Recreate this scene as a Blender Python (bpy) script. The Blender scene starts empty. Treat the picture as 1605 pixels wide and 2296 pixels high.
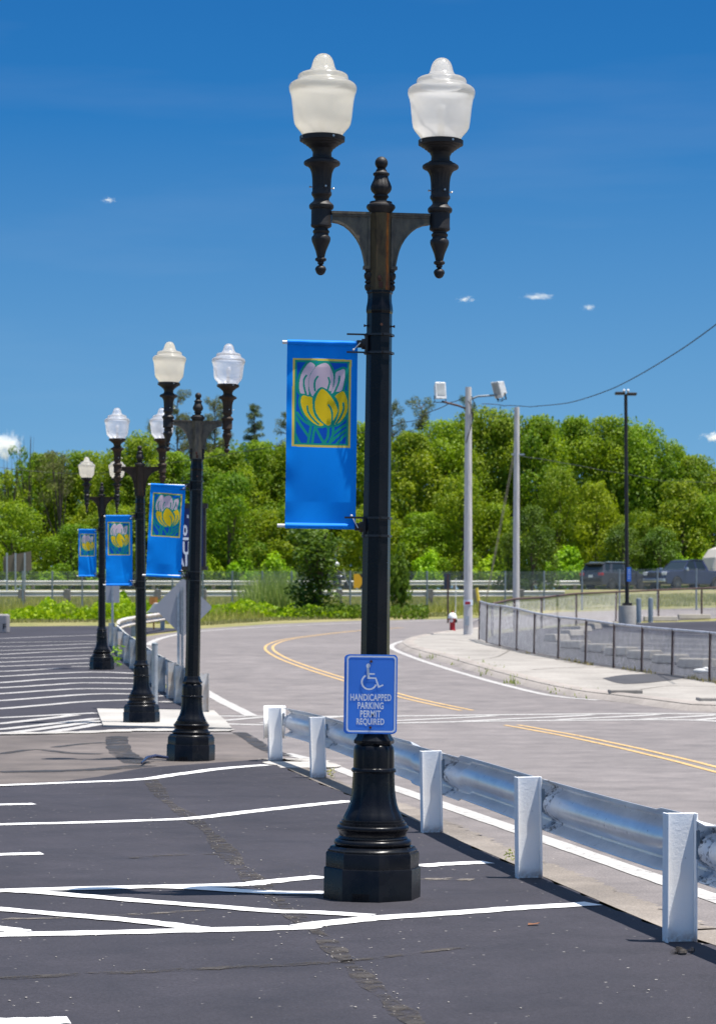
import bpy, math, random
import numpy as np
from mathutils import Vector, Matrix

# ------------------------------------------------------------------ frame of reference
F = 5600.0; CX = 802.5; HY = 1400.0; EYE = 1.58
SC = bpy.context.scene
COL = SC.collection
R = math.radians
rnd = random.Random(7)

HT = [(-400, 0), (30, 0), (36, .02), (40, .08), (46, .22), (52, .40), (58.7, .61), (64, .77), (70, .93), (80, 1.13),
      (88, 1.29), (100, 1.52), (110, 1.75), (118, 2.10), (130, 2.72), (142, 3.22), (150, 3.52), (156, 3.75),
      (176, 3.75), (200, 4.1), (420, 6.0), (2500, 6.0)]
HX = [a for a, b in HT]; HZ = [b for a, b in HT]
def h(Y): return float(np.interp(Y, HX, HZ))
SURF = .022      # finished tarmac above the bare ground
def g(px, py):
    """point of the ground seen at a place of the photograph"""
    lo, hi = 2.0, 150.0
    for _ in range(60):
        m = (lo + hi) / 2
        if HY - (h(m) + SURF - EYE) * F / m > py: lo = m
        else: hi = m
    return ((px - CX) / F * lo, lo)
def gz(px, py):
    x, y = g(px, py); return Vector((x, y, h(y) + SURF))
def at(px, py, Y): return Vector(((px - CX) / F * Y, Y, EYE + (HY - py) / F * Y))
def gx(px, Y): return Vector(((px - CX) / F * Y, Y, h(Y) + SURF))

# ------------------------------------------------------------------ node materials
class N:
    def __init__(s, name):
        s.m = bpy.data.materials.new(name); s.m.use_nodes = True
        s.t = s.m.node_tree; s.b = s.t.nodes['Principled BSDF']; s.out = s.t.nodes['Material Output']
    def n(s, kind, **kw):
        x = s.t.nodes.new(kind)
        for k, v in kw.items(): setattr(x, k, v)
        return x
    def l(s, a, b): s.t.links.new(a, b)
    def coord(s, scale=(1, 1, 1), space='Object'):
        tc = s.n('ShaderNodeTexCoord'); mp = s.n('ShaderNodeMapping'); mp.inputs['Scale'].default_value = scale
        s.l(tc.outputs[space], mp.inputs['Vector']); return mp.outputs[0]
    def noise(s, vec, scale, detail=4, rough=.55, dist=0):
        x = s.n('ShaderNodeTexNoise'); s.l(vec, x.inputs['Vector'])
        x.inputs['Scale'].default_value = scale; x.inputs['Detail'].default_value = detail
        x.inputs['Roughness'].default_value = rough; x.inputs['Distortion'].default_value = dist
        return x.outputs['Fac']
    def ramp(s, fac, stops, interp='LINEAR'):
        x = s.n('ShaderNodeValToRGB'); e = x.color_ramp.elements; x.color_ramp.interpolation = interp
        while len(e) < len(stops): e.new(.5)
        for i, (p, c) in enumerate(stops):
            e[i].position = p; e[i].color = (c, c, c, 1) if not hasattr(c, '__len__') else (*c, 1)
        s.l(fac, x.inputs['Fac']); return x.outputs['Color']
    def mix(s, fac, a, b, mode='MIX'):
        x = s.n('ShaderNodeMix', data_type='RGBA', blend_type=mode)
        for v, i in ((fac, 0), (a, 6), (b, 7)):
            if hasattr(v, 'is_output'): s.l(v, x.inputs[i])
            else: x.inputs[i].default_value = v if i == 0 else (*v, 1)
        return x.outputs[2]
    def color(s, c):
        if hasattr(c, 'is_output'): s.l(c, s.b.inputs['Base Color'])
        else: s.b.inputs['Base Color'].default_value = (*c, 1)
    def set(s, rough=None, metal=None, spec=None):
        if rough is not None:
            if hasattr(rough, 'is_output'): s.l(rough, s.b.inputs['Roughness'])
            else: s.b.inputs['Roughness'].default_value = rough
        if metal is not None: s.b.inputs['Metallic'].default_value = metal
        if spec is not None: s.b.inputs['Specular IOR Level'].default_value = spec
    def bump(s, hgt, strength=.3, dist=.01):
        x = s.n('ShaderNodeBump'); x.inputs['Strength'].default_value = strength; x.inputs['Distance'].default_value = dist
        s.l(hgt, x.inputs['Height']); s.l(x.outputs[0], s.b.inputs['Normal'])

def simple(name, c, rough=.5, metal=0, var=.25, scale=6, bump=0, spec=None):
    m = N(name); v = m.coord(); f = m.noise(v, scale, 5)
    lo = tuple(max(0, x * (1 - var)) for x in c); hi = tuple(min(1, x * (1 + var)) for x in c)
    m.color(m.ramp(f, [(.3, lo), (.7, hi)])); m.set(rough, metal, spec)
    if bump: m.bump(m.noise(v, scale * 12, 3), bump, .004)
    return m.m

def asphalt(name, base, spread, speck, speck_amt, tar=False, tint=(1, 1, 1)):
    m = N(name); v = m.coord()
    big = m.noise(v, .22, 5, .6); mid = m.noise(v, 1.7, 5, .65); fin = m.noise(v, 70, 2, .6); strk = m.noise(m.coord((.3, 3, 1)), .9, 4, .6)
    a = tuple(x * (1 - spread) for x in base); b = tuple(x * (1 + spread) for x in base)
    c = m.ramp(big, [(.3, a), (.7, b)])
    c = m.mix(.55, c, m.ramp(mid, [(.3, .3), (.7, .7)]), 'OVERLAY')
    c = m.mix(.05, c, m.ramp(strk, [(.35, .35), (.65, .65)]), 'OVERLAY')
    c = m.mix(.45, c, m.ramp(fin, [(.3, .25), (.7, .75)]), 'OVERLAY')
    vo = m.n('ShaderNodeTexVoronoi'); m.l(v, vo.inputs['Vector']); vo.inputs['Scale'].default_value = 13
    near = m.ramp(vo.outputs['Distance'], [(.06, 1), (.12, 0)])
    sep = m.n('ShaderNodeSeparateColor'); m.l(vo.outputs['Color'], sep.inputs[0])
    pick = m.ramp(sep.outputs[0], [(1 - speck_amt, 0), (1 - speck_amt + .01, 1)], 'CONSTANT')
    patch = m.ramp(m.noise(v, .5, 3), [(.42, 0.15), (.62, 1)])
    f = m.mix(1, m.mix(1, near, pick, 'MULTIPLY'), patch, 'MULTIPLY')
    c = m.mix(f, c, speck)
    m.color(c); m.set(m.ramp(mid, [(.3, .72), (.7, .95)]), 0, .3)
    m.bump(m.noise(v, 110, 3, .7), .55, .006)
    return m.m

MT = {}
MT['lot'] = asphalt('sealed_asphalt', (.037, .0345, .043), .22, (.44, .41, .37), .36)
MT['road'] = asphalt('worn_asphalt', (.183, .163, .158), .10, (.5, .45, .4), .03)
MT['drive'] = asphalt('tan_asphalt', (.125, .106, .097), .34, (.4, .36, .3), .05)
MT['lot2'] = asphalt('grey_asphalt', (.064, .062, .067), .18, (.4, .4, .4), .05)
MT['crack'] = asphalt('crack_rubble', (.062, .054, .049), .4, (.5, .43, .36), .5)
def ragged(m, lo, hi, sc):
    t = m.node_tree; out = t.nodes['Material Output']; bs = t.nodes['Principled BSDF']; tc = t.nodes.new('ShaderNodeTexCoord'); nz = t.nodes.new('ShaderNodeTexNoise')
    nz.inputs['Scale'].default_value = sc; nz.inputs['Detail'].default_value = 6; nz.inputs['Roughness'].default_value = .7; t.links.new(tc.outputs['Object'], nz.inputs[0])
    mr = t.nodes.new('ShaderNodeMapRange'); t.links.new(nz.outputs['Fac'], mr.inputs[0]); mr.inputs[1].default_value = lo; mr.inputs[2].default_value = hi
    tp = t.nodes.new('ShaderNodeBsdfTransparent'); mx = t.nodes.new('ShaderNodeMixShader'); t.links.new(mr.outputs[0], mx.inputs[0]); t.links.new(tp.outputs[0], mx.inputs[1]); t.links.new(bs.outputs[0], mx.inputs[2]); t.links.new(mx.outputs[0], out.inputs[0])
MT['crack'].node_tree.nodes['Bump'].inputs['Strength'].default_value = .25
ragged(MT['crack'], .42, .60, 6)
MT['tar'] = asphalt('tar_seal', (.04, .04, .045), .2, (.2, .2, .2), .02)
ragged(MT['tar'], .35, .55, 2.5)
MT['gravel'] = asphalt('gravel', (.225, .195, .168), .60, (.55, .5, .44), .7)
def concrete(name, c):
    m = N(name); v = m.coord(); a = m.noise(v, .8, 5); b = m.noise(v, 14, 5, .7)
    x = m.ramp(a, [(.3, tuple(k * .74 for k in c)), (.7, tuple(k * 1.1 for k in c))])
    m.color(m.mix(.35, x, m.ramp(b, [(.3, .3), (.7, .7)]), 'OVERLAY')); m.set(.9, 0, .25); m.bump(b, .4, .01); return m.m
MT['joint'] = asphalt('joint_grit', (.12, .105, .09), .3, (.3, .3, .2), .1); ragged(MT['joint'], .35, .55, 4)
MT['grime'] = asphalt('pavement_grime', (.14, .11, .085), .3, (.3, .25, .2), .2); ragged(MT['grime'], .48, .66, 5)
MT['grit'] = asphalt('loose_grit', (.10, .09, .08), .4, (.6, .55, .5), .5); ragged(MT['grit'], .60, .66, 40)
MT['scar'] = asphalt('pale_scar', (.20, .175, .15), .3, (.5, .45, .4), .3); ragged(MT['scar'], .42, .60, 9)
_g = MT['gravel'].node_tree; [setattr(n_.inputs['Strength'], 'default_value', 1.0) for n_ in _g.nodes if n_.type == 'BUMP']
MT['walk'] = concrete('pavement_concrete', (.335, .308, .278))
MT['pad'] = concrete('pale_concrete', (.43, .405, .375))
MT['kerb'] = concrete('kerb_concrete', (.34, .30, .27))
MT['stop'] = concrete('bumper_concrete', (.38, .345, .30))
MT['granite'] = concrete('granite', (.36, .34, .34))
def paint(name, c, wear):
    m = N(name); v = m.coord(); f = m.noise(v, 9, 6, .75); k = m.noise(v, 60, 3)
    d = tuple(x * .55 for x in c)
    m.color(m.mix(m.ramp(f, [(.62 - wear * .3, 0), (.8, 1)]), c, d)); m.set(.75, 0, .3); m.bump(k, .25, .004); return m.m
MT['white'] = paint('white_line_paint', (.80, .79, .78), .25)
MT['white_old'] = paint('worn_line_paint', (.47, .45, .43), .7)
MT['yellow'] = paint('yellow_line_paint', (.64, .42, .18), .8)

ragged(MT['white'], .27, .36, 22); ragged(MT['white_old'], .30, .42, 14); ragged(MT['yellow'], .30, .44, 12)
# black paint of the lamps, glossy
m = N('black_gloss_paint'); v = m.coord(); f = m.noise(v, 7, 5); f2 = m.noise(v, 90, 3)
m.color(m.ramp(f, [(.35, (.005, .0055, .0075)), (.75, (.011, .0115, .014))])); m.set(m.ramp(f, [(.3, .20), (.7, .34)]), 0, .22)
m.bump(f2, .2, .003); MT['black'] = m.m
m = N('weathered_black_paint'); v = m.coord(); f = m.noise(v, 8, 6, .65); f2 = m.noise(v, 60, 3)
c = m.ramp(f, [(.35, (.012, .011, .012)), (.62, (.026, .021, .019)), (.8, (.05, .034, .024))])
m.color(c); m.set(.55, 0, .4); m.bump(f2, .3, .004); MT['black_old'] = m.m
def rust(name, amt, ochre):
    m = N(name); v = m.coord((1, 1, .28)); f = m.noise(v, 9, 6, .65, .4); f2 = m.noise(v, 26, 5, .7); f3 = m.noise(m.coord(), 5, 4)
    c = m.ramp(f, [(.30, (.024, .019, .017)), (.48 - amt * .1, ochre), (.60, tuple(x * .6 for x in ochre)), (.70, (.16, .045, .012)), (.80, (.42, .13, .02))])
    c = m.mix(m.ramp(f2, [(.5, 0), (.75, .85)]), c, (.03, .016, .011))
    if amt > .5:
        sx = m.n('ShaderNodeSeparateXYZ'); m.l(m.coord(), sx.inputs[0]); dx = m.n('ShaderNodeMath', operation='SUBTRACT'); m.l(sx.outputs[0], dx.inputs[0]); dx.inputs[1].default_value = .040
        ab = m.n('ShaderNodeMath', operation='ABSOLUTE'); m.l(dx.outputs[0], ab.inputs[0]); wv = m.n('ShaderNodeMath', operation='MULTIPLY_ADD'); m.l(m.noise(m.coord((3, 3, 1)), 9, 5, .7), wv.inputs[0]); wv.inputs[1].default_value = .022; m.l(ab.outputs[0], wv.inputs[2])
        c = m.mix(m.ramp(wv.outputs[0], [(.013, 1), (.020, 0)]), c, m.ramp(f2, [(.35, (.55, .17, .02)), (.6, (.20, .05, .012))]))
    m.color(c); m.set(.7, 0, .3); m.bump(f2, .5, .004); return m.m
MT['rust'] = rust('rusted_column_paint', 1, (.135, .092, .042))
MT['rust_holder'] = rust('rusted_holder_paint', .2, (.055, .036, .024))
MT['rust2'] = rust('browned_column_paint', .3, (.062, .042, .028))
m = N('arm_paint'); v = m.coord((1, 1, .5)); f = m.noise(v, 14, 6, .7)
m.color(m.ramp(f, [(.35, (.070, .061, .054)), (.55, (.15, .128, .092)), (.72, (.22, .165, .095))])); m.set(.6, 0, .35); m.bump(f, .3, .004); MT['arm'] = m.m

def globe(name, c, tr, dif, clear, edge=1.0):
    m = N(name); t = m.t; v = m.coord(); f = m.noise(v, 5, 3)
    a = m.n('ShaderNodeBsdfTranslucent'); a.inputs[0].default_value = (*c, 1)
    d = m.n('ShaderNodeBsdfDiffuse'); d.inputs[0].default_value = (*c, 1)
    gl = m.n('ShaderNodeBsdfGlossy'); gl.inputs['Roughness'].default_value = .22
    tp = m.n('ShaderNodeBsdfTransparent'); tp.inputs[0].default_value = (.96, .97, 1, 1)
    x = m.n('ShaderNodeMixShader'); x.inputs[0].default_value = dif / (dif + tr); m.l(a.outputs[0], x.inputs[1]); m.l(d.outputs[0], x.inputs[2])
    y = m.n('ShaderNodeMixShader'); lw = m.n('ShaderNodeLayerWeight'); lw.inputs[0].default_value = .35
    thin = m.ramp(lw.outputs['Facing'], [(.0, 1), (.75, .1)]); pp_ = m.n('ShaderNodeMath', operation='MULTIPLY'); m.l(m.ramp(f, [(.3, clear * .8), (.7, clear * 1.2)]), pp_.inputs[0]); m.l(thin, pp_.inputs[1]); m.l(pp_.outputs[0], y.inputs[0]); m.l(x.outputs[0], y.inputs[1]); m.l(tp.outputs[0], y.inputs[2])
    fr = m.n('ShaderNodeFresnel'); fr.inputs[0].default_value = 1.25
    z = m.n('ShaderNodeMixShader'); m.l(fr.outputs[0], z.inputs[0]); m.l(y.outputs[0], z.inputs[1]); m.l(gl.outputs[0], z.inputs[2])
    m.l(z.outputs[0], m.out.inputs[0]); return m.m
MT['globe_cream'] = globe('frosted_cream_acrylic', (1, .95, .85), .82, .18, .10)
MT['globe_half'] = globe('frosted_pale_acrylic', (1, .962, .90), .82, .18, .22)
MT['globe_clear'] = globe('clear_lilac_acrylic', (.97, .97, 1), .80, .20, .50)
MT['bulb'] = simple('bulb_glass', (.85, .85, .85), .15, 0, .03)
MT['socket'] = simple('socket_metal', (.12, .11, .10), .4, .6)
MT['bolt'] = simple('steel_bolt', (.55, .53, .5), .35, .9)
MT['rustbolt'] = simple('rusty_bolt', (.10, .04, .025), .8, .2)
MT['strap'] = simple('black_strap', (.03, .03, .033), .35, .3)
MT['rod'] = simple('white_plastic', (.75, .74, .72), .4)

def cloth(name, c):
    m = N(name); v = m.coord((1, 1, 1)); f = m.noise(v, 3, 4); w = m.noise(m.coord((400, 400, 400)), 1, 1)
    m.color(m.ramp(f, [(.3, tuple(x * .9 for x in c)), (.7, tuple(min(1, x * 1.08) for x in c))])); m.set(.5, 0, .18)
    tr = m.n('ShaderNodeBsdfTranslucent'); tr.inputs[0].default_value = (*c, 1)
    x = m.n('ShaderNodeMixShader'); x.inputs[0].default_value = .22
    m.l(m.b.outputs[0], x.inputs[1]); m.l(tr.outputs[0], x.inputs[2]); m.l(x.outputs[0], m.out.inputs[0]); return m.m
MT['c_blue'] = cloth('blue_banner_cloth', (.0005, .285, .95))
MT['c_field'] = cloth('deep_blue_print', (.002, .10, .55))
MT['c_green'] = cloth('green_print', (.010, .33, .24))
MT['c_pink'] = cloth('pink_print', (.72, .56, .64))
MT['c_gold'] = cloth('gold_print', (.90, .62, .015))
MT['c_edge'] = cloth('yellow_border_print', (.85, .64, .12))

MT['sign_blue'] = simple('sign_blue', (.06, .225, .76), .4, 0, .06, 3, 0, .25)
MT['sign_white'] = simple('sign_white', (.74, .78, .86), .4, 0, .05, 8)
MT['alu'] = simple('sign_back_aluminium', (.42, .42, .45), .5, .25, .06, 2)
MT['galv'] = simple('galvanised_steel', (.43, .46, .49), .42, .55, .22, 9)
MT['galv_dark'] = simple('dull_galvanised_steel', (.26, .30, .33), .5, .4, .2, 9)
m = N('white_guardrail_paint'); v = m.coord(); f = m.noise(v, 12, 6, .7); f2 = m.noise(v, 45, 4)
sx = m.n('ShaderNodeSeparateXYZ'); m.l(v, sx.inputs[0])
z0 = m.n('ShaderNodeMapRange'); m.l(sx.outputs[2], z0.inputs[0]); z0.inputs[1].default_value = .0; z0.inputs[2].default_value = .085; z0.inputs[3].default_value = 1; z0.inputs[4].default_value = 0
c = m.mix(m.ramp(m.noise(v, 20, 5, .8), [(.66, 0), (.70, 1)]), (.88, .88, .88), (.58, .58, .60))
mm = m.n('ShaderNodeMath', operation='MULTIPLY'); m.l(z0.outputs[0], mm.inputs[0]); m.l(m.ramp(f, [(.40, 0), (.55, 1)]), mm.inputs[1])
m.color(m.mix(mm.outputs[0], c, (.34, .15, .05))); m.set(.5, 0, .4); m.bump(m.noise(v, 55, 4, .75), .38, .005); MT['post_white'] = m.m
m = N('rail_silver_paint'); v = m.coord(); f = m.noise(m.coord((1, .35, 1)), 6, 6, .7); f2 = m.noise(v, 25, 5, .7)
c = m.ramp(f, [(.35, (.74, .74, .75)), (.6, (.88, .88, .88))]); c = m.mix(m.ramp(f2, [(.62, 0), (.72, .8)]), c, (.14, .13, .14))
m.color(c); m.set(.34, .45, .5); m.bump(f2, .08, .003); MT['rail'] = m.m
m = N('rusty_rail'); v = m.coord(); f = m.noise(v, 2.5, 5, .7)
m.color(m.ramp(f, [(.4, (.60, .60, .60)), (.58, (.48, .40, .32)), (.68, (.30, .16, .08))])); m.set(.55, .1); MT['rail_old'] = m.m
m = N('dirty_rail_paint'); v = m.coord((1, .35, 1)); f = m.noise(v, 34, 6, .7)
c = m.ramp(f, [(.36, (.07, .066, .066)), (.43, (.36, .36, .37)), (.50, (.80, .80, .81))]); m.color(c); m.set(.55, 0, .4); m.bump(f, .2, .004); MT['rail_dirty'] = m.m
MT['rail_far'] = simple('pale_rail_steel', (.60, .59, .55), .5, .1, .15, 1)
MT['wood_block'] = simple('grey_timber', (.20, .18, .16), .85, 0, .25, 8)
m = N('utility_pole_wood'); v = m.coord((6, 6, .5)); f = m.noise(v, 4, 6, .65); 
m.color(m.ramp(f, [(.3, (.45, .42, .41)), (.6, (.70, .66, .63)), (.75, (.76, .72, .69))])); m.set(.9, 0, .2); m.bump(f, .5, .02); MT['pole_wood'] = m.m
MT['fence_wire'] = simple('zinc_wire', (.46, .46, .49), .5, .4)
MT['fence_rust'] = simple('rusted_pipe', (.10, .060, .050), .75, .2, .35, 12)
MT['dark_metal'] = simple('dark_bronze_metal', (.03, .026, .025), .5, .3)
MT['wire'] = simple('black_cable', (.025, .027, .03), .6)
MT['guywire'] = simple('guy_cable', (.30, .29, .27), .5, .4)
MT['lampbox'] = simple('white_lamp_housing', (.72, .72, .72), .4)
MT['lens'] = simple('lamp_lens', (.40, .42, .42), .12, 0, .2, 5)
MT['red'] = simple('hydrant_red', (.36, .012, .02), .35, 0, .15)
MT['hyd_white'] = simple('hydrant_white', (.80, .78, .75), .4)
MT['yellow_guard'] = simple('yellow_plastic', (.70, .52, .06), .45)
MT['warn_yellow'] = simple('warning_yellow', (.80, .42, .01), .4, 0, .05)
MT['warn_black'] = simple('warning_black', (.015, .015, .015), .5)
MT['navy'] = simple('navy_sign_panel', (.012, .022, .14), .35, 0, .1, 2)
MT['orange'] = simple('orange_plate', (.62, .25, .05), .6, 0, .3)
MT['stone'] = simple('stone', (.34, .31, .28), .9, 0, .4, 20)
MT['car_dark'] = simple('charcoal_car_paint', (.075, .08, .095), .22, .3, .05)
MT['car_navy'] = simple('navy_car_paint', (.045, .055, .11), .22, .3, .05)
MT['glass'] = simple('dark_car_glass', (.02, .028, .032), .06, 0, .05)
MT['tyre'] = simple('tyre_rubber', (.02, .02, .02), .8)
MT['chrome'] = simple('bright_alloy', (.65, .66, .68), .22, .8)
MT['taillight'] = simple('red_lamp_plastic', (.45, .015, .015), .2)
MT['headlight'] = simple('clear_lamp_plastic', (.75, .75, .78), .12)
MT['beige'] = simple('beige_trailer_panel', (.62, .56, .50), .35, 0, .05, 1)
MT['hiviz'] = simple('high_visibility_cloth', (.60, .75, .05), .6)
MT['trouser'] = simple('dark_cloth', (.035, .035, .045), .8)
MT['skin'] = simple('skin', (.45, .28, .21), .5)
MT['brown_panel'] = simple('brown_sign_back', (.17, .14, .11), .7, 0, .12, .8)
MT['litter'] = simple('white_litter', (.75, .75, .73), .6)
MT['deadleaf'] = simple('dry_leaf', (.20, .085, .04), .7)

def leafmat(name, dark, light, trans=.35):
    m = N(name); at_ = m.n('ShaderNodeAttribute', attribute_name='tint'); oi = m.n('ShaderNodeObjectInfo')
    a = m.n('ShaderNodeMath', operation='MULTIPLY_ADD'); m.l(oi.outputs['Random'], a.inputs[0]); a.inputs[1].default_value = .30
    m.l(at_.outputs['Fac'], a.inputs[2])
    b = m.n('ShaderNodeMath', operation='SUBTRACT'); m.l(a.outputs[0], b.inputs[0]); b.inputs[1].default_value = .15
    c = m.mix(b.outputs[0], dark, light)
    hs = m.n('ShaderNodeMath', operation='FRACT'); h2 = m.n('ShaderNodeMath', operation='MULTIPLY'); m.l(oi.outputs['Random'], h2.inputs[0]); h2.inputs[1].default_value = 7.31; m.l(h2.outputs[0], hs.inputs[0])
    c = m.mix(1, c, m.ramp(hs.outputs[0], [(0, (.84, 1.0, 1.0)), (.35, (.98, 1.08, .9)), (.65, (1.14, 1.04, .8)), (1, (.92, .95, 1.0))]), 'MULTIPLY'); m.color(c); m.set(.55, 0, .3)
    tr = m.n('ShaderNodeBsdfTranslucent'); m.l(m.mix(1, c, (1, 1.05, .6), 'MULTIPLY'), tr.inputs[0])
    x = m.n('ShaderNodeMixShader'); x.inputs[0].default_value = trans
    m.l(m.b.outputs[0], x.inputs[1]); m.l(tr.outputs[0], x.inputs[2]); m.l(x.outputs[0], m.out.inputs[0]); return m.m
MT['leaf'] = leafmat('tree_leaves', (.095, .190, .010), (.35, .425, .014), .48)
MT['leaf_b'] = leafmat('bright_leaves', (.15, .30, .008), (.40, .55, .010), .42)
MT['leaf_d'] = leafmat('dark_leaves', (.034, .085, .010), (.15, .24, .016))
MT['needle'] = leafmat('pine_needles', (.075, .10, .03), (.19, .21, .07), .2)
MT['grass'] = leafmat('grass_blades', (.20, .26, .05), (.46, .46, .18), .35)
MT['drygrass'] = leafmat('dry_grass', (.26, .22, .10), (.46, .38, .19), .2)
m = N('bark'); v = m.coord((4, 4, .8)); f = m.noise(v, 5, 5, .7); m.color(m.ramp(f, [(.3, (.05, .04, .032)), (.7, (.15, .12, .10))])); m.set(.9, 0, .2); m.bump(f, .6, .03); MT['bark'] = m.m
m = N('verge_soil_and_turf'); v = m.coord(); f = m.noise(v, .35, 6, .65); f2 = m.noise(v, 6, 5, .7)
c = m.ramp(f, [(.3, (.13, .16, .045)), (.5, (.24, .22, .095)), (.7, (.30, .25, .14))]); m.color(m.mix(.5, c, m.ramp(f2, [(.3, .25), (.7, .75)]), 'OVERLAY')); m.set(1, 0, .1); m.bump(f2, .6, .05); MT['ground'] = m.m

# ------------------------------------------------------------------ mesh builder
class MB:
    def __init__(s): s.v = []; s.f = []; s.mi = []; s.cur = 0; s.M = None
    def av(s, p):
        p = Vector(p); s.v.append(tuple(s.M @ p) if s.M is not None else tuple(p)); return len(s.v) - 1
    def face(s, ids): s.f.append(tuple(ids)); s.mi.append(s.cur)
    def poly(s, pts): s.face([s.av(p) for p in pts])
    def box(s, c, d, M=None):
        old = s.M
        if M is not None: s.M = M if old is None else old @ M
        x, y, z = c; a, b, e = d[0] / 2, d[1] / 2, d[2] / 2
        i = [s.av((x + sx * a, y + sy * b, z + sz * e)) for sz in (-1, 1) for sy in (-1, 1) for sx in (-1, 1)]
        for q in ((0, 2, 3, 1), (4, 5, 7, 6), (0, 1, 5, 4), (2, 6, 7, 3), (0, 4, 6, 2), (1, 3, 7, 5)): s.face([i[k] for k in q])
        s.M = old
    def lathe(s, prof, segs=32, a0=0., c=(0, 0), mod=None, cap=True):
        rings = []
        for r, z in prof:
            rings.append([s.av((c[0] + r * (mod(r, z, t) if mod else 1) * math.cos(t), c[1] + r * (mod(r, z, t) if mod else 1) * math.sin(t), z))
                          for t in (a0 + 2 * math.pi * k / segs for k in range(segs))])
        for a, b in zip(rings, rings[1:]):
            for k in range(segs): s.face((a[k], a[(k + 1) % segs], b[(k + 1) % segs], b[k]))
        if cap:
            s.face(rings[0][::-1]); s.face(rings[-1])
    def tube(s, pts, rad, segs=8, cap=True):
        pts = [Vector(p) for p in pts]; rads = rad if hasattr(rad, '__len__') else [rad] * len(pts)
        rings = []; up = None
        for k, p in enumerate(pts):
            d = (pts[min(k + 1, len(pts) - 1)] - pts[max(k - 1, 0)]).normalized()
            if up is None: up = Vector((0, 0, 1)) if abs(d.z) < .9 else Vector((1, 0, 0))
            u = d.cross(up)
            u = u.normalized() if u.length > 1e-6 else Vector((1, 0, 0)); w = u.cross(d)
            rings.append([s.av(p + (u * math.cos(t) + w * math.sin(t)) * rads[k]) for t in (2 * math.pi * j / segs for j in range(segs))])
        for a, b in zip(rings, rings[1:]):
            for k in range(segs): s.face((a[k], a[(k + 1) % segs], b[(k + 1) % segs], b[k]))
        if cap: s.face(rings[0][::-1]); s.face(rings[-1])
    def prism(s, pts, e):
        """outline in 3-D swept by vector e"""
        a = [s.av(p) for p in pts]; b = [s.av(Vector(p) + Vector(e)) for p in pts]; n = len(a)
        s.face(a[::-1]); s.face(b)
        for k in range(n): s.face((a[k], a[(k + 1) % n], b[(k + 1) % n], b[k]))
    def blob(s, c, r, n=10, k=7):
        rings = []
        for i in range(1, k):
            t = math.pi * i / k
            rings.append([s.av((c[0] + r[0] * math.sin(t) * math.cos(p), c[1] + r[1] * math.sin(t) * math.sin(p), c[2] - r[2] * math.cos(t))) for p in (2 * math.pi * j / n for j in range(n))])
        for a, b in zip(rings, rings[1:]):
            for j in range(n): s.face((a[j], a[(j + 1) % n], b[(j + 1) % n], b[j]))
        lo = s.av((c[0], c[1], c[2] - r[2])); hi = s.av((c[0], c[1], c[2] + r[2]))
        for j in range(n): s.face((lo, rings[0][(j + 1) % n], rings[0][j])); s.face((hi, rings[-1][j], rings[-1][(j + 1) % n]))
    def mesh(s, name, mats, smooth=None):
        me = bpy.data.meshes.new(name); me.from_pydata(s.v, [], s.f)
        for mt in (mats if isinstance(mats, (list, tuple)) else [mats]): me.materials.append(mt)
        if any(s.mi): me.polygons.foreach_set('material_index', s.mi)
        if smooth is not None:
            me.polygons.foreach_set('use_smooth', [True] * len(me.polygons)); me.set_sharp_from_angle(angle=R(smooth))
        me.validate(); me.update(); return me
    def build(s, name, mats, parent=None, smooth=None, loc=None):
        o = bpy.data.objects.new(name, s.mesh(name, mats, smooth)); COL.objects.link(o)
        if parent is not None: o.parent = parent
        if loc is not None: o.location = loc
        return o
def tag(o, label=None, cat=None, group=None, kind=None):
    if label: o['label'] = label
    if cat: o['category'] = cat
    if group: o['group'] = group
    if kind: o['kind'] = kind
    return o
def thing(name, label, cat, loc=(0, 0, 0), rz=0, group=None):
    o = bpy.data.objects.new(name, None); COL.objects.link(o); o.location = loc; o.rotation_euler = (0, 0, rz); o.empty_display_size = .2
    return tag(o, label, cat, group)
def kids(o): return [c for c in o.children]
def copy_tree(o, parent=None):
    c = o.copy(); COL.objects.link(c)
    if parent is not None: c.parent = parent
    for ch in kids(o): copy_tree(ch, c)
    return c
def bevel(o, w, seg=2):
    b = o.modifiers.new('bevel', 'BEVEL'); b.width = w; b.segments = seg; b.limit_method = 'ANGLE'; b.angle_limit = R(40); return o

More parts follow.
